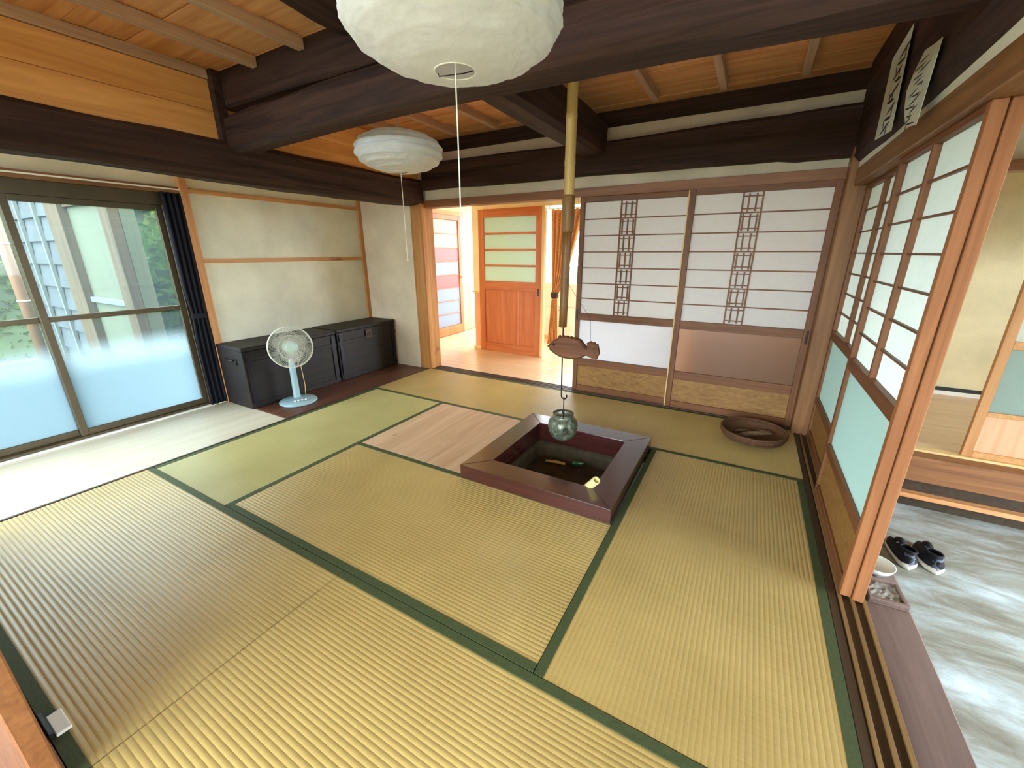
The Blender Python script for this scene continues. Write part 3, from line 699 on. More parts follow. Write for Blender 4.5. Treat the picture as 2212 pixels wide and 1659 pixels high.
MB(Matrix.Translation((fx0+.05, PY-.041, fz0+.082)) @ Matrix.Rotation(pi/2, 4, 'X')).lathe([(0, .006), (.006, .004), (.009, 0)], n=12).build('eye', 'brass', fi, True)
MB().tube([fpt(.835, .62, .011), (PX+.165, PY-.015, .95), (PX+.02, PY, 1.13)], .0011, 5).build('tail_string', 'brass', fi)

# --- kettle
kz = .163
kt = thing('kettle', 'round mottled grey-green kettle hanging over the hearth', 'kettle', (PX+.018, PY, kz))
kc = (PX+.018, PY, kz)
MB().lathe([(0, 0), (.045, .002), (.068, .018), (.088, .055), (.094, .09), (.090, .125), (.074, .148), (.064, .155), (.064, .168), (.068, .176), (.064, .178), (.058, .170)], kc, 36).build('body', 'kettle', kt, True)
MB().lathe([(.060, .168), (.055, .173), (.02, .176), (0, .177)], kc, 30).build('lid', 'kettle', kt, True)
dirc = Vector((CAM.x-kc[0], CAM.y-kc[1], 0)).normalized()
sp0 = Vector(kc)+Vector((0, 0, .085))+dirc*.08-dirc.cross(Vector((0, 0, 1)))*.012
MB().tube([sp0, sp0+dirc*.03+Vector((0, 0, .014)), sp0+dirc*.048+Vector((0, 0, .03))], [.02, .014, .011], 14, False).build('spout', 'kettle', kt, True)
MB().tube([sp0+dirc*.046+Vector((0, 0, .028)), sp0+dirc*.047+Vector((0, 0, .0285))], .009, 12).build('spout_opening', 'black', kt)
dl = dirc
arc = [Vector(kc)+Vector((0, 0, .165))+Vector((-dl.y, dl.x, 0))*.0+dl*(.066*cos(pi*k/14))*(1)+Vector((0, 0, .115*sin(pi*k/14)**.8)) for k in range(15)]
MB().tube(arc, .0032, 7).build('handle', 'iron', kt, True)
MB().lathe([(0, .176), (.009, .178), (.007, .19), (.010, .197), (0, .201)], kc, 14).build('lid_knob', 'iron', kt, True)

# --- chests in the alcove
def chest(y0, y1, ztop, label, xf):
    t = thing('storage_chest', label, 'chest', (-.66, (y0+y1)/2, .001), 'dark wooden chests in the alcove')
    bx('body', 'chest', (-.84, xf, y0, y1, .002, ztop-.035), t, .004)
    bx('lid', 'chest', (-.845, xf+.008, y0-.004, y1+.004, ztop-.034, ztop), t, .005)
    for z in (.02, ztop-.16): bx('front_batten', 'chest', (xf, xf+.008, y0+.0, y1, z, z+.035), t, .002)
    for yy in (y0+.02, y1-.055): bx('corner_strap', 'iron', (xf+.008, xf+.010, yy, yy+.035, .02, ztop-.05), t, .0005)
    lp = MB().box(xf+.008, xf+.013, (y0+y1)/2-.04, (y0+y1)/2+.04, ztop-.15, ztop-.05, .002).build('lock_plate', 'brass', t)
    MB().ring((xf+.017, (y0+y1)/2, ztop-.11), (1, 0, 0), .018, .003, 18, 6).build('ring_pull', 'brass', lp)
    if y0 > 1.5: return t
    hz = ztop-.16
    hp = MB().box(-.70, -.55, y0-.008, y0-.002, hz, hz+.06, .002).build('handle_plate', 'brass', t)
    MB().tube([(-.685, y0-.012, hz+.05), (-.685, y0-.03, hz+.045), (-.565, y0-.03, hz+.045), (-.565, y0-.012, hz+.05)], .006, 8).build('side_handle', 'iron', hp, True)
    return t
chest(.885, 1.805, .545, 'dark wooden storage chest nearest the window with an iron side handle', -.455)
chest(1.832, 2.64, .55, 'dark wooden storage chest in the far corner of the alcove', -.465)

# --- electric fan
FX, FY = -.285, 1.205
fan = thing('electric_fan', 'pale blue electric floor fan standing before the chests', 'fan', (FX, FY, .001))
b1 = MB(Matrix.Translation((FX, FY, .001)) @ Matrix.Scale(1, 4)); b1.lathe([(0, .0), (.150, .0), (.158, .006), (.158, .016), (.15, .024), (.09, .034), (.045, .042), (0, .044)], n=44)
base_ = b1.build('base', 'fan_blue', fan, True)
fdir = Vector((.93, -.37, 0)).normalized(); side = Vector((-fdir.y, fdir.x, 0))
pb = Vector((FX, FY, .0))-fdir*.03
MB().tube([pb+Vector((0, 0, .036)), pb+Vector((0, 0, .05)), pb+Vector((0, 0, .30)), pb+Vector((0, 0, .37))], [.036, .030, .026, .024], 18).build('pole', 'fan_blue', fan, True)
MB().tube([pb+Vector((0, 0, .36)), pb+Vector((0, 0, .40))], [.02, .018], 14).build('neck', 'fan_wire', fan, True)
HC = pb+Vector((0, 0, .525))+fdir*.09
tilt = radians(8)
fd = (fdir*cos(tilt)+Vector((0, 0, 1))*sin(tilt)).normalized(); fu = side.cross(fd)*-1; fu = fd.cross(side)*-1 if fd.cross(side).z < 0 else fd.cross(side)
FMx = Matrix((side.to_4d(), fu.to_4d(), fd.to_4d(), (0, 0, 0, 1))).transposed(); FMx = Matrix(((side.x, fu.x, fd.x, HC.x), (side.y, fu.y, fd.y, HC.y), (side.z, fu.z, fd.z, HC.z), (0, 0, 0, 1)))
MB(FMx).lathe([(0, -.16), (.035, -.155), (.05, -.13), (.055, -.08), (.05, -.045), (0, -.04)], n=24).build('motor_housing', 'fan_wire', fan, True)
RG = .176
def guard(z0, sgn, hubr, name):
    g = MB(FMx); n = 84
    for i in range(n):
        a = 2*pi*i/n; pts = []
        for k in range(6):
            t = k/5; r = hubr+(RG-hubr)*t; zz = z0+sgn*.042*(1-t**2.2)
            aa = a+.35*(1-t); pts.append((r*cos(aa), r*sin(aa), zz))
        g.tube(pts, .0011, 3, False)
    g.ring((0, 0, z0), (0, 0, 1), RG, .0045, 60, 6); g.ring((0, 0, z0+sgn*.03), (0, 0, 1), RG*.58, .0014, 44, 4)
    return g.build(name, 'fan_wire', fan)
fg = guard(.012, 1, .045, 'front_guard'); guard(-.012, -1, .05, 'rear_guard')
MB(FMx).lathe([(0, .062), (.03, .061), (.046, .058), (.052, .052), (.05, .048), (0, .048)], n=30).build('hub_cap', 'fan_hub', fan, True)
MB(FMx).lathe([(0, .03), (.032, .028), (.036, .0), (.034, -.02), (0, -.022)], n=20).build('blade_hub', 'fan_wire', fan, True)
for i in range(3):
    P = []; a0 = 2*pi*i/3+.5
    for u in range(9):
        row = []
        for v in range(7):
            t = u/8; r = .03+.122*t; wd = .5+.75*sin(pi*min(1, t*.9+.1))**.7; a = a0+wd*(v/6-.5)
            edge = 1-.10*abs(v/6-.5)*2*t
            row.append((r*edge*cos(a), r*edge*sin(a), .018-.036*v/6))
        P.append(row)
    MB(FMx).grid(P).build('blade', 'blade_clear', fan, True)
for i in range(4):
    q_ = Vector((FX, FY, .037))+fdir*.085+side*(-.045+.03*i); MB(Matrix.Translation(q_)).lathe([(.009, 0), (.009, .008), (.006, .01), (0, .01)], n=12).build('button', 'white_pl', base_, True)
cs = HC-fdir*.05+side*.055
MB().tube([cs+Vector((0, 0, -.07)), cs+Vector((0, 0, -.2))+side*.01, cs+Vector((0, 0, -.38))+side*.02-fdir*.01, Vector((FX, FY, .04))+side*.07-fdir*.03], .0028, 6).build('power_cord', 'strip', fan, True)

# --- basket with driftwood
BX, BY = 3.345, 2.345
bk = thing('round_basket', 'shallow round brown wicker basket in the back right corner', 'basket', (BX, BY, .002))
MB().lathe([(0, .004), (.15, .004), (.185, .02), (.205, .05), (.213, .075), (.206, .078), (.196, .052), (.176, .028), (.14, .014), (0, .014)], (BX, BY, .002), 48, lambda r, z, a, j: (r*(1+.006*sin(24*a)*(j > 1)), z)).build('body', 'wicker', bk, True)
for z, r_ in ((.032, .196), (.05, .206), (.066, .211)): MB().ring((BX, BY, z), (0, 0, 1), r_, .0045, 48, 5).build('woven_band', 'wicker', bk, True)
MB().ring((BX, BY, .082), (0, 0, 1), .210, .0075, 56, 6).build('rim', 'wicker', bk, True)
def drift(pts, rs, label):
    tag(MB().tube(pts, rs, 8).build('driftwood', 'drift', None, True), label, 'driftwood', 'driftwood in the basket')
drift([(BX-.10, BY-.06, .035), (BX-.02, BY-.03, .055), (BX+.05, BY+.02, .05), (BX+.12, BY+.03, .06)], [.012, .02, .017, .008], 'longest bent driftwood branch in the basket')
drift([(BX+.02, BY+.10, .034), (BX+.05, BY+.075, .045), (BX+.12, BY+.085, .05)], [.01, .015, .008], 'driftwood branch lying across the longer one')
drift([(BX-.12, BY+.03, .030), (BX-.07, BY+.06, .036), (BX, BY+.10, .032)], [.008, .013, .007], 'small driftwood twig at the back of the basket')

# --- shoji doors
def shoji_back(x0, x1, yf, label, grp, gl='frost_b'):
    t = thing('shoji_door', label, 'sliding door', ((x0+x1)/2, yf+.015, .004), grp)
    y0, y1 = yf, yf+.030; st = .042
    for a in (x0, x1-st): bx('stile', 'shoji_z', (a, a+st, y0, y1, .005, 1.76), t, .002)
    ix0, ix1 = x0+st, x1-st
    for (a, b_) in ((.005, .065), (.262, .335), (.70, .765), (1.715, 1.76)): bx('rail', 'shoji_x', (ix0, ix1, y0+.001, y1-.001, a, b_), t, .002)
    bx('base_panel', 'burl', (ix0, ix1, y0+.012, y0+.020, .065, .262), t, .001)
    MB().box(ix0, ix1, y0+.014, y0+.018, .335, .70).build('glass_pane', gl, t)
    n = 7; zb, zt = .765, 1.715; pitch = (zt-zb)/n
    cx_ = x0+(x1-x0)*.455; hw = .062
    yp = y1-.006
    for i in range(n):
        for (a, b_) in ((ix0, cx_), (cx_, ix1)):
            MB().box(a-(.004 if a == ix0 else 0), b_+(.004 if b_ == ix1 else 0), yp, yp+.0015, zb+pitch*i-(.004 if i == 0 else 0), zb+pitch*(i+1)+(.004 if i == n-1 else 0)).build('paper_pane', 'paper_b', t)
    for i in range(1, n): bx('muntin', 'shoji_x', (ix0, ix1, yp-.013, yp, zb+pitch*i-.0045, zb+pitch*i+.0045), t, .001)
    for dx in (-hw, hw): bx('lattice_bar', 'shoji_z', (cx_+dx-.0055, cx_+dx+.0055, yp-.014, yp, zb, zt), t, .001)
    for i in range(n):
        a, b_ = zb+pitch*i, zb+pitch*(i+1)
        for dx in ((-.024, .024) if i % 2 == 0 else (-.044, 0, .044)):
            bx('lattice_bar', 'shoji_z', (cx_+dx-.0055, cx_+dx+.0055, yp-.0135, yp, a+.008, b_-.008), t, .001)
        for zz in (a+.026, b_-.026):
            bx('lattice_bar', 'shoji_x', (cx_-hw+.005, cx_+hw-.005, yp-.012, yp, zz-.004, zz+.004), t, .001)
    return t
s1 = shoji_back(1.775, 2.70, 2.765, 'back shoji door beside the kitchen opening with a bright frosted lower pane', 'shoji doors on the back wall')
bx('finger_pull', 'iron', (1.786, 1.80, 2.762, 2.7655, .70, .80), s1)
s2 = shoji_back(2.665, 3.60, 2.733, 'back shoji door next to the corner post with a lower pane coloured for the warm hall behind it', 'shoji doors on the back wall', 'frost_warm')
bx('finger_pull', 'iron', (3.575, 3.59, 2.730, 2.7335, .66, .76), s2)
bx('edge_strip', 'strip', (2.655, 2.664, 2.735, 2.762, .01, 1.755), s2, .001)

def shoji_right(y0, y1, xf, label, near):
    t = thing('shoji_door', label, 'sliding door', (xf+.015, (y0+y1)/2, .006), 'shoji doors on the right wall')
    x0, x1 = xf, xf+.034; st = .034
    bx('stile', 'bare_z' if near else 'shoji_z', (x0, x1, y0, y0+st, .007, 1.70), t, .002); bx('stile', 'shoji_z', (x0, x1, y1-st, y1, .007, 1.70), t, .002)
    a0, a1 = y0+st, y1-st
    for (a, b_) in ((.007, .06), (.265, .315), (.735, .795), (1.675, 1.70)): bx('rail', 'shoji_y', (x0+.001, x1-.001, a0, a1, a, b_), t, .002)
    bx('base_panel', 'burl', (x0+.012, x0+.020, a0, a1, .06, .265), t, .001)
    MB().box(x0+.017, x0+.021, a0, a1, .315, .735).build('glass_pane', 'frost', t)
    n = 7; zb, zt = .795, 1.675; p = (zt-zb)/n; xp = x0+.026; ym = (a0+a1)/2
    for i in range(n):
        for (a, b_) in ((a0, ym), (ym, a1)): MB().box(xp, xp+.0015, a-(.004 if a == a0 else 0), b_+(.004 if b_ == a1 else 0), zb+p*i-(.004 if i == 0 else 0), zb+p*(i+1)+(.004 if i == n-1 else 0)).build('paper_pane', 'paper', t)
    for i in range(1, n): bx('muntin', 'shoji_y', (xp-.014, xp, a0, a1, zb+p*i-.004, zb+p*i+.004), t, .001)
    bx('muntin', 'shoji_z', (x0+.001, xp, ym-.009, ym+.009, zb, zt), t, .001)
    return t
shoji_right(.885, 1.755, 3.662, 'near shoji door on the right wall, its bare edge facing the viewer', True)
shoji_right(1.715, 2.625, 3.700, 'far shoji door on the right wall beside the corner post', False)

# entry shoji beyond the doma
t = thing('shoji_door', 'light-coloured shoji door on the far side of the entry', 'sliding door', (5.0, 2.757, .004))
x0, x1 = 4.565, 5.46
for a in (x0, x1-.05): bx('stile', 'batten_z', (a, a+.05, 2.742, 2.772, .005, 1.735), t)
for (a, b_) in ((.005, .045), (.295, .325), (.735, .785), (1.69, 1.735)): bx('rail', 'batten_y', (x0+.05, x1-.05, 2.743, 2.771, a, b_), t)
bx('base_panel', 'wains', (x0+.05, x1-.05, 2.752, 2.76, .045, .295), t); MB().box(x0+.05, x1-.05, 2.754, 2.758, .325, .735).build('glass_pane', 'frost', t)
for i in range(4):
    MB().box(x0+.05, x1-.05, 2.762, 2.7635, .785+.226*i, .785+.226*(i+1)-.001).build('paper_pane', 'paper', t)
    if i: bx('muntin', 'batten_y', (x0+.05, x1-.05, 2.75, 2.762, .785+.226*i-.005, .785+.226*i+.005), t)

# --- paper lanterns
def lantern(cx_, cy_, cz, a, c, label, seed, slen, sag_, zc=2.40):
    t = thing('paper_lantern', label, 'lantern', (cx_, cy_, cz-c), 'paper lanterns')
    prof = []; NR = 100; hole = .056
    p0 = math.asin(hole/a)
    for i in range(NR+1):
        ph_ = -pi/2+p0+(pi-2*p0)*i/NR
        prof.append((a*cos(ph_), c*math.copysign(abs(sin(ph_))**.92, sin(ph_)), i/NR))
    turns = 9
    def fn(r, z, an, j):
        tt = j/NR; q_ = tt*turns+.3*cos(an+seed); ph2 = q_-math.floor(q_)
        sagw = sag_*sin(pi*ph2)*(.3+.7*sin(pi*tt))
        d_ = Vector((cos(an)*cos(pi*(tt-.5)), sin(an)*cos(pi*(tt-.5)), sin(pi*(tt-.5))))
        cre = abs(noise.noise(d_*4.2+Vector((seed, 0, 0))))+.6*abs(noise.noise(d_*9+Vector((0, seed, 0))))
        wr = .010*(.35-cre)*min(1, 6*tt, 6*(1-tt))
        rr = r+(-sagw+wr)*(.25+.75*r/a)
        sg = -1 if z < 0 else 1
        return rr, z+sg*(-sagw*.8+wr)*(1-.8*r/a)
    MB().lathe([(p[0], p[1]) for p in prof], (cx_, cy_, cz), 144, fn).build('shade', 'lantern', t, True)
    MB().ring((cx_, cy_, cz-c+.003), (0, 0, 1), .056, .0022, 36, 5).build('bottom_ring', 'white_p', t, True)
    MB().tube([(cx_-.05, cy_-.01, cz-c+.004), (cx_-.047, cy_-.012, cz-c-.004), (cx_+.02, cy_+.01, cz-c-.002), (cx_+.04, cy_+.028, cz-c+.006)], .0016, 6).build('wire_stay', 'iron', t, True)
    MB().lathe([(0, .055), (.055, .05), (.11, .045), (.11, .03), (.05, .03), (0, .03)], (cx_, cy_, cz-.06), 30).build('lamp_body', 'bamboo', t, True)
    MB().tube([(cx_, cy_, cz), (cx_, cy_, zc)], .004, 8).build('cord', 'white_pl', t)
    MB().lathe([(0, zc-.03), (.03, zc-.028), (.04, zc-.012), (.04, zc), (0, zc)], (cx_, cy_, 0), 22).build('ceiling_rose', 'white_pl', t, True)
    ps = MB().tube([(cx_, cy_, cz-.04), (cx_+.001, cy_, cz-c-slen*.5), (cx_, cy_, cz-c-slen)], .0019, 6).build('pull_string', 'white_p', t)
    MB().lathe([(0, 0), (.006, .002), (.004, .016), (0, .02)], (cx_, cy_, cz-c-slen-.016), 10).build('string_tip', 'white_p', ps, True)
lantern(2.383, .185, 1.893, .290, .122, 'large near round paper lantern with its open underside showing', 1.3, .42, .006)
lantern(1.02, 1.385, 1.938, .288, .124, 'smaller-looking paper lantern hanging beyond the thick cross beam', 4.1, .55, .012)

# --- navy curtain at the window
def curtain(name, mat, pts_top, z0, z1, label, cat, folds, amp, axis, tie=None, gap=1.0):
    (a0, a1, c) = pts_top
    t = thing(name, label, cat, ((c, (a0+a1)/2, z0) if axis == 'y' else ((a0+a1)/2, c, z0)))
    P = []
    nu, nv = folds*10, 26
    for i in range(nv+1):
        z = z0+(z1-z0)*i/nv; row = []
        s_ = 1.0
        if tie: s_ = 1-(1-tie[1])*math.exp(-((z-tie[0])/tie[2])**2)
        for k in range(nu+1):
            u = k/nu; w = (a0+a1)/2+((a1-a0)*(u-.5))*s_+(tie[3]*(1-s_) if tie else 0)
            off = amp*sin(2*pi*folds*u+.6*sin(3*z))*(.6+.4*s_)+.3*amp*noise.noise(Vector((u*6, z*2, c)))
            row.append((c+off, w, z) if axis == 'y' else (w, c+off, z))
        P.append(row)
    o = MB().grid(P).build('cloth', mat, t, True)
    md = o.modifiers.new('thick', 'SOLIDIFY'); md.thickness = .003
    return t
cu = curtain('window_curtain', 'curtain', (.755, .905, -.868), .012, 1.755, 'dark navy curtain bunched at the right side of the window', 'curtain', 4, .014, 'y', (.80, .82, .12, 0))
MB(Matrix.Translation((-.868, .83, .80)) @ Matrix.Diagonal((.36, 1, 1, 1))).lathe([(.064, -.02), (.068, 0), (.064, .02)], n=30).build('tie_band', 'curtain', cu, True)
kc2 = thing('kitchen_curtain', 'ochre curtain tied back in the kitchen opening', 'curtain', (1.1, 4.02, .1))
P = []
for i in range(41):
    z = .14+(1.80-.14)*i/40
    if z > .78: u_ = (z-.78)/1.02; xl = .965-.045*u_; xr = 1.045+.30*u_**.75
    else: u_ = (.78-z)/.64; xl = .965-.05*u_; xr = 1.045+.03*u_
    row = []
    for k in range(71):
        v = k/70; amp = .012+.016*min(1, u_)
        row.append((xl+(xr-xl)*v, 4.02+amp*sin(2*pi*7*v+.4*z)+.006*noise.noise(Vector((v*9, z*3, 0))), z))
    P.append(row)
ck = MB().grid(P).build('cloth', 'curtain_o', kc2, True); ck.modifiers.new('thick', 'SOLIDIFY').thickness = .003
MB().lathe([(.046, -.035), (.056, 0), (.05, .04)], (1.005, 4.02, .78), 20).build('tie_band', 'brass', kc2, True)
MB().tube([(.90, 4.02, 1.81), (1.46, 4.02, 1.81)], .009, 8).build('curtain_rod', 'white_p', kc2)
for xx in (.93, 1.42): bx('rod_bracket', 'white_p', (xx-.008, xx+.008, 3.948, 4.028, 1.80, 1.86), kc2)

# --- kitchen furniture
fr = thing('refrigerator', 'white refrigerator seen through the kitchen opening', 'refrigerator', (.75, 5.35, -.008))
bx('body', 'white_en', (.30, 1.02, 5.02, 5.7, .03, .86), fr, .01); bx('door', 'white_en', (.305, 1.015, 5.0, 5.018, .06, .50), fr, .006); bx('door', 'white_en', (.305, 1.015, 5.0, 5.018, .51, .85), fr, .006)
bx('handle', 'fan_blue', (.60, .72, 4.985, 5.0, .44, .47), fr, .004); bx('base', 'fan_wire', (.30, 1.02, 5.04, 5.68, -.008, .03), fr)
wc = thing('backing_cabinet', 'unseen wooden cabinet added behind the back shoji to warm its lower pane', 'cabinet', (3.15, 3.3, -.008))  # unseen, added to give the pane in front a warm darker backing
bx('body', 'wains', (2.70, 3.58, 2.93, 3.55, -.008, .73), wc, .006); bx('top', 'kdoor_x', (2.68, 3.60, 2.91, 3.57, .73, .76), wc, .004)

# --- paper talismans on the right beam
def talisman(poly, x, label, strokes, curl):
    t = thing('paper_talisman', label, 'paper strip', (x, sum(p[0] for p in poly)/len(poly), min(p[1] for p in poly)), 'paper strips on the right beam')
    def fn(u, v, w):
        return (x-curl*max(0, (u-min(p[0] for p in poly))/.35)**2-w, u, v)
    mb = MB(); n = len(poly)
    mb.prism(poly, 0, .0015, fn); mb.build('sheet', 'ofuda', t)
    for (u, v, l, w, ang) in strokes:
        du, dv = cos(ang)*l/2, sin(ang)*l/2; pu, pv = -sin(ang)*w/2, cos(ang)*w/2
        q_ = [(u-du, v-dv), (u-du*.3+pu, v-dv*.3+pv), (u+du*.7+pu*.8, v+dv*.7+pv*.8), (u+du, v+dv), (u+du*.3-pu, v+dv*.3-pv), (u-du*.6-pu*.7, v-dv*.6-pv*.7)]
        MB().prism(q_, .0018, .0026, fn).build('brush_stroke', 'ink', t)
st1 = []
for i in range(9):
    v = 2.13-.036*i
    st1.append((1.80+.02*((i*7) % 3-1), v, .16-.012*(i % 4), .014, radians(6 if i % 2 else 170)))
    if i % 2 == 0: st1.append((1.78+.03*((i*5) % 3-1), v-.016, .045, .012, radians(80)))
    if i % 3 == 1: st1.append((1.86, v-.012, .05, .010, radians(55)))
talisman([(1.66, 1.80), (1.985, 1.828), (2.02, 2.175), (1.735, 2.205)], 3.592, 'long aged paper strip with black brush writing on the dark beam', st1, 0)
st2 = []
for i in range(14):
    v = 1.965-.016*i; st2.append((1.36+.03*sin(i*2.3)+.02, v, .10+.03*sin(i), .006, radians(8*sin(i*3))))
    if i % 2: st2.append((1.33+.08*((i*3) % 5)/5, v-.006, .02, .006, radians(80)))
talisman([(1.27, 1.735), (1.40, 1.755), (1.47, 1.83), (1.50, 1.90), (1.47, 1.95), (1.40, 2.0), (1.31, 1.985), (1.225, 1.975)], 3.592, 'curled smaller paper strip printed with dense marks on the dark beam', st2, .015)

# --- shoes on the entry floor
def shoe(x, y, rz, side_, label):
    t = thing('sneaker', label, 'shoe', (x, y, -.40), 'pair of sneakers on the entry floor')
    Mx = Matrix.Translation((x, y, -.40)) @ Matrix.Rotation(rz, 4, 'Z')
    Ls = .27
    def outline(tv):   # half widths along the length, heel t=0 to toe t=1
        l = .034+.014*sin(pi*min(1, tv*1.15))+.006*tv; e = min(1, tv/.10)**.5*min(1, (1-tv)/.22)**.5
        return max(.006, l*e)
    NS = 22; m_ = 16
    def loft(zb, zt, sc, name, mat, top):
        P = []
        for i in range(NS+1):
            tv = i/NS; w = outline(tv)*sc; yv = Ls*tv; P.append([])
            for k in range(m_):
                a = 2*pi*k/m_
                hz = zt(tv); z = zb(tv)+(hz-zb(tv))*(.5+.5*sin(a)) if not top else zb(tv)+(hz-zb(tv))*max(0, sin(a))**.7
                P[-1].append((w*(abs(cos(a))**(.5 if not top else .75))*(1 if cos(a) >= 0 else -1)+side_*.008*sin(pi*tv), yv, z))
        mb = MB(Mx); vs = [p for r_ in P for p in r_]
        fs = [(i*m_+k, i*m_+(k+1) % m_, (i+1)*m_+(k+1) % m_, (i+1)*m_+k) for i in range(NS) for k in range(m_)]+[tuple(range(m_)), tuple(NS*m_+k for k in range(m_))]
        return mb.add(vs, fs).build(name, mat, t, True)
    loft(lambda v: .001+.012*max(0, v-.75)*2, lambda v: .046-.020*v+.012*max(0, v-.75), 1.10, 'sole', 'shoe_w', False)
    loft(lambda v: .026-.01*v, lambda v: .082-.012*v if v < .42 else .077-.04*(v-.42)/.58, 1.0, 'upper', 'shoe_b', True)
    # collar, dark opening and heel cloth
    col_ = []; op = []
    for k in range(28):
        a = 2*pi*k/28; yv = .068+.054*sin(a); xv = .030*cos(a)+side_*.006
        zc = .094-.014*sin(a)+(.0 if sin(a) < 0 else .004)
        col_.append((xv, yv, zc)); op.append((xv*.8, .068+.044*sin(a), zc-.012))
    mb = MB(Mx); mb.add([p for p in col_]+[(p[0]*1.12, .068+(p[1]-.068)*1.12, p[2]-.03) for p in col_], [(k, (k+1) % 28, 28+(k+1) % 28, 28+k) for k in range(28)]); mb.build('collar', 'shoe_b', t, True)
    mb = MB(Mx); mb.tube(col_+[col_[0]], .006, 6); mb.build('padded_rim', 'shoe_b', t, True)
    MB(Mx).add(op, [tuple(range(28))]).build('insole', 'black', t)
    hp = [[(.027*u+side_*.004, -.003+.026*abs(u)**2.2+.012*v, .040+.052*v) for u in (-1, -.7, -.35, 0, .35, .7, 1)] for v in (0, .33, .66, 1)]
    MB(Mx).grid(hp).build('heel_cloth', 'shoe_g', t, True)
    for i in range(4): MB(Mx).tube([(-.020, .145+.018*i, .076-.006*i), (side_*.004, .147+.018*i, .083-.006*i), (.022, .145+.018*i, .076-.006*i)], .0028, 5).build('lace', 'shoe_w' if i == 0 else 'shoe_b', t)
    MB(Mx).tube([(side_*.004, .122, .088), (side_*.004, .16, .088), (side_*.004, .20, .07)], [.014, .016, .012], 8).build('tongue', 'shoe_b', t, True)
shoe(4.178, 1.835, radians(6), 1, 'left black sneaker with white sole on the concrete entry floor')
shoe(4.302, 1.865, radians(2), -1, 'right black sneaker with white sole on the concrete entry floor')

# --- things on the step timber
tr = thing('stone_tray', 'small grey rectangular tray on the worn step timber', 'tray', (3.845, 1.055, -.05))
Mt = Matrix.Translation((3.836, 1.05, -.049)) @ Matrix.Rotation(radians(4), 4, 'Z') @ Matrix.Scale(.86, 4)
MB(Mt).box(-.075, .075, -.085, .085, 0, .008, .002).build('base', 'kamachi', tr)
for d in ((-.075, .075, -.085, -.065), (-.075, .075, .065, .085), (-.075, -.06, -.065, .065), (.06, .075, -.065, .065)): MB(Mt).box(*d, .008, .03, .003).build('rim', 'kamachi', tr)
MB(Mt).grid([[(-.058+.116*i/8, -.063+.126*j/8, .016+.010*noise.noise(Vector((i*.9, j*.9, 2)))) for j in range(9)] for i in range(9)]).build('stone_fill', 'stone', tr)
bl = MB().lathe([(0, .0), (.03, .0), (.034, .006), (.058, .03), (.066, .05), (.062, .05), (.054, .032), (.03, .012), (0, .01)], (3.835, 1.19+.0, -.048), 32).build('white_bowl', 'white_pl', None, True)
tag(bl, 'white bowl partly hidden behind the near shoji edge', 'bowl')

# small white door stop at the near left
ds = thing('door_stop', 'small white and black door stop on the nearest tatami', 'door stop', (1.60, -.835, 0))
bx('base', 'black', (1.535, 1.645, -.844, -.832, .0015, .018), ds); bx('pad', 'white_p', (1.56, 1.655, -.832, -.80, .0015, .012), ds, .002)

# ================================================================== OUTSIDE
g = MB(); P = []
for i in range(37):
    x = -16+.42*i; row = []
    for j in range(41):
        y = -9+.5*j; d = max(0, -x-6.6+.25*noise.noise(Vector((y*.4, 0, 0)))); z = -.55+min(5.5, d*.85)+.25*noise.noise(Vector((x*.5, y*.5, 0)))*min(1, d)
        row.append((x, y, z))
    P.append(row)
P.append([(-1.0, -9+.5*j, -.55) for j in range(41)])
gnd = struct(MB().grid(P).build('ground', 'earth', None, True), 'garden ground rising to a green slope')
MB().box(-60, 60, -60, 60, -.9, -.8).build('ground_far', 'earth')['kind'] = 'structure'
YW = .62
def wx(px):  # where a ray through pixel column px meets the wing wall
    a = math.atan((px-1106)/FPX)+YAW; return CAM.x+(YW-CAM.y)*math.tan(a)
wg = thing('house_wing', 'outer wall of the neighbouring wing with grey boards, posts and a pale panel', 'building', (-3.4, YW+.1, -.5))
bx('wall_core', 'extplaster', (wx(94), wx(304), YW+.05, YW+.16, -.5, 2.9), wg)
for a, b_ in ((180, 205), (286, 304)): bx('post', 'extpost', (wx(a), wx(b_), YW-.02, YW+.06, -.5, 2.9), wg, .004)
xa, xb = wx(96), wx(180)
z = -.45; k = 0
while z < 2.8:
    MB().add([(xa, YW+.002, z), (xb, YW+.002, z), (xb, YW+.028, z+.25), (xa, YW+.028, z+.25), (xa, YW+.05, z), (xb, YW+.05, z), (xb, YW+.05, z+.25), (xa, YW+.05, z+.25)],
             [(0, 1, 2, 3), (4, 7, 6, 5), (0, 4, 5, 1), (2, 6, 7, 3), (0, 3, 7, 4), (1, 5, 6, 2)]).build('clapboard', 'shirt', wg); z += .235
for p in (119, 153, 96): bx('batten', 'extbat', (wx(p), wx(p)+.035, YW-.02, YW+.012, -.5, 2.9), wg)
bx('panel_rail', 'extpost', (wx(205), wx(286), YW+.02, YW+.055, 1.72, 1.82), wg); bx('panel_rail', 'extbat', (wx(205), wx(286), YW+.02, YW+.055, .84, .89), wg)
dp = thing('drain_pipe', 'salmon rain pipe standing at the end of the grey board wall', 'drain pipe', (wx(83), YW-.06, -.5))
MB().tube([(wx(83), YW-.06, -.5), (wx(83), YW-.06, 3.0)], .052, 16).build('pipe', 'pipe', dp, True)
for z in (.75, 1.42): MB().ring((wx(83), YW-.06, z), (0, 0, 1), .056, .008, 24, 6).build('bracket', 'white_p', dp, True)
tag(MB().box(-6.5, -6.3, -3.5, 3.2, -.56, -.26, .02).build('garden_kerb', 'shirt'), 'long pale stone kerb at the foot of the green slope', 'kerb')
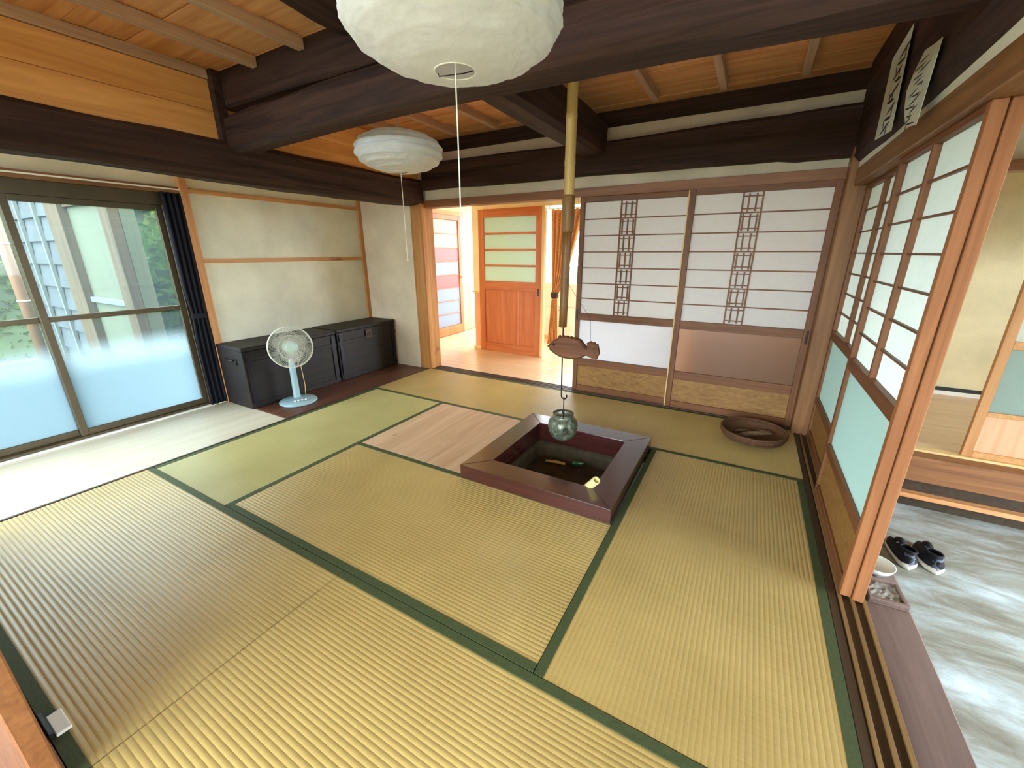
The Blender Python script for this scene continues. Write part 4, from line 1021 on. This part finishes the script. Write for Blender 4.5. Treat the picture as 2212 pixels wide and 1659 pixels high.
def shrub(x, y, z, r, hgt, n, mat, label, seed):
    rnd = random.Random(seed)
    t = thing('shrub', label, 'shrub', (x, y, z), 'shrubs on the slope')
    mb = MB()
    for i in range(n):
        u, v = rnd.random()*2*pi, math.acos(1-2*rnd.random()); rr = (rnd.random()**.35)
        c_ = Vector((x+r*rr*sin(v)*cos(u), y+r*rr*sin(v)*sin(u), z+hgt*.52+hgt*.5*rr*cos(v)))
        c_ += Vector((noise.noise(c_*1.6), noise.noise(c_*1.6+Vector((5, 0, 0))), noise.noise(c_*1.6+Vector((0, 7, 0)))))*r*.35
        d = Vector((rnd.gauss(0, 1), rnd.gauss(0, 1), rnd.gauss(-.3, .7))).normalized(); a = d.orthogonal().normalized(); s_ = .05+.06*rnd.random()
        mb.add([c_-d*s_, c_+a*s_*.42, c_+d*s_, c_-a*s_*.42], [(0, 1, 2, 3)])
    mb.build('foliage', mat, t, recalc=False)
    MB().tube([(x, y, z-.2), (x+.05, y, z+hgt*.3), (x, y+.05, z+hgt*.6)], [.04, .03, .015], 6).build('stem', 'extpost', t)
SH = [(-7.7, .15, -.1, .62, 1.2, 'leaf', 'low dark green shrub at the left edge of the window view'), (-8.1, 1.75, .1, .72, 1.4, 'leaf2', 'rounded yellow-green shrub left of the rain pipe'),
      (-10.2, .75, 1.9, .85, 1.8, 'leaf', 'tall green shrub high on the slope left of the rain pipe'), (-10.4, -1.9, 2.0, .8, 1.7, 'leaf2', 'yellow-green shrub at the top of the slope'),
      (-4.3, 1.95, -.5, .72, 2.0, 'leaf', 'green shrub seen between the wing and the window curtain'), (-6.9, 3.7, .0, .9, 2.6, 'leaf2', 'pale green tall shrub behind the wing'),
      (-10.0, 3.6, 1.8, 1.0, 2.4, 'leaf', 'dense green shrub far behind the wing')]
for i, (x, y, z, r, hg, mt, lb) in enumerate(SH): shrub(x, y, z, r, hg, 3000, mt, lb, i+1)
rnd = random.Random(5); gc = MB()
for i in range(14000):
    x = -6.7-6.5*rnd.random(); y = -5+11*rnd.random(); d = max(0, -x-6.6); z = -.55+min(5.5, d*.85)+.08*rnd.random()
    a = Vector((rnd.gauss(0, 1), rnd.gauss(0, 1), rnd.gauss(.6, .6))).normalized(); b_ = a.orthogonal().normalized(); q_ = .05+.09*rnd.random(); c_ = Vector((x, y, z))
    gc.add([c_-b_*q_*.3, c_+a*q_, c_+b_*q_*.3, c_-a*q_*.5], [(0, 1, 2, 3)])
o = gc.build('ground_cover', 'leaf2', gnd, recalc=False); o['kind'] = 'stuff'; o['label'] = 'grassy ground cover on the slope outside the window'
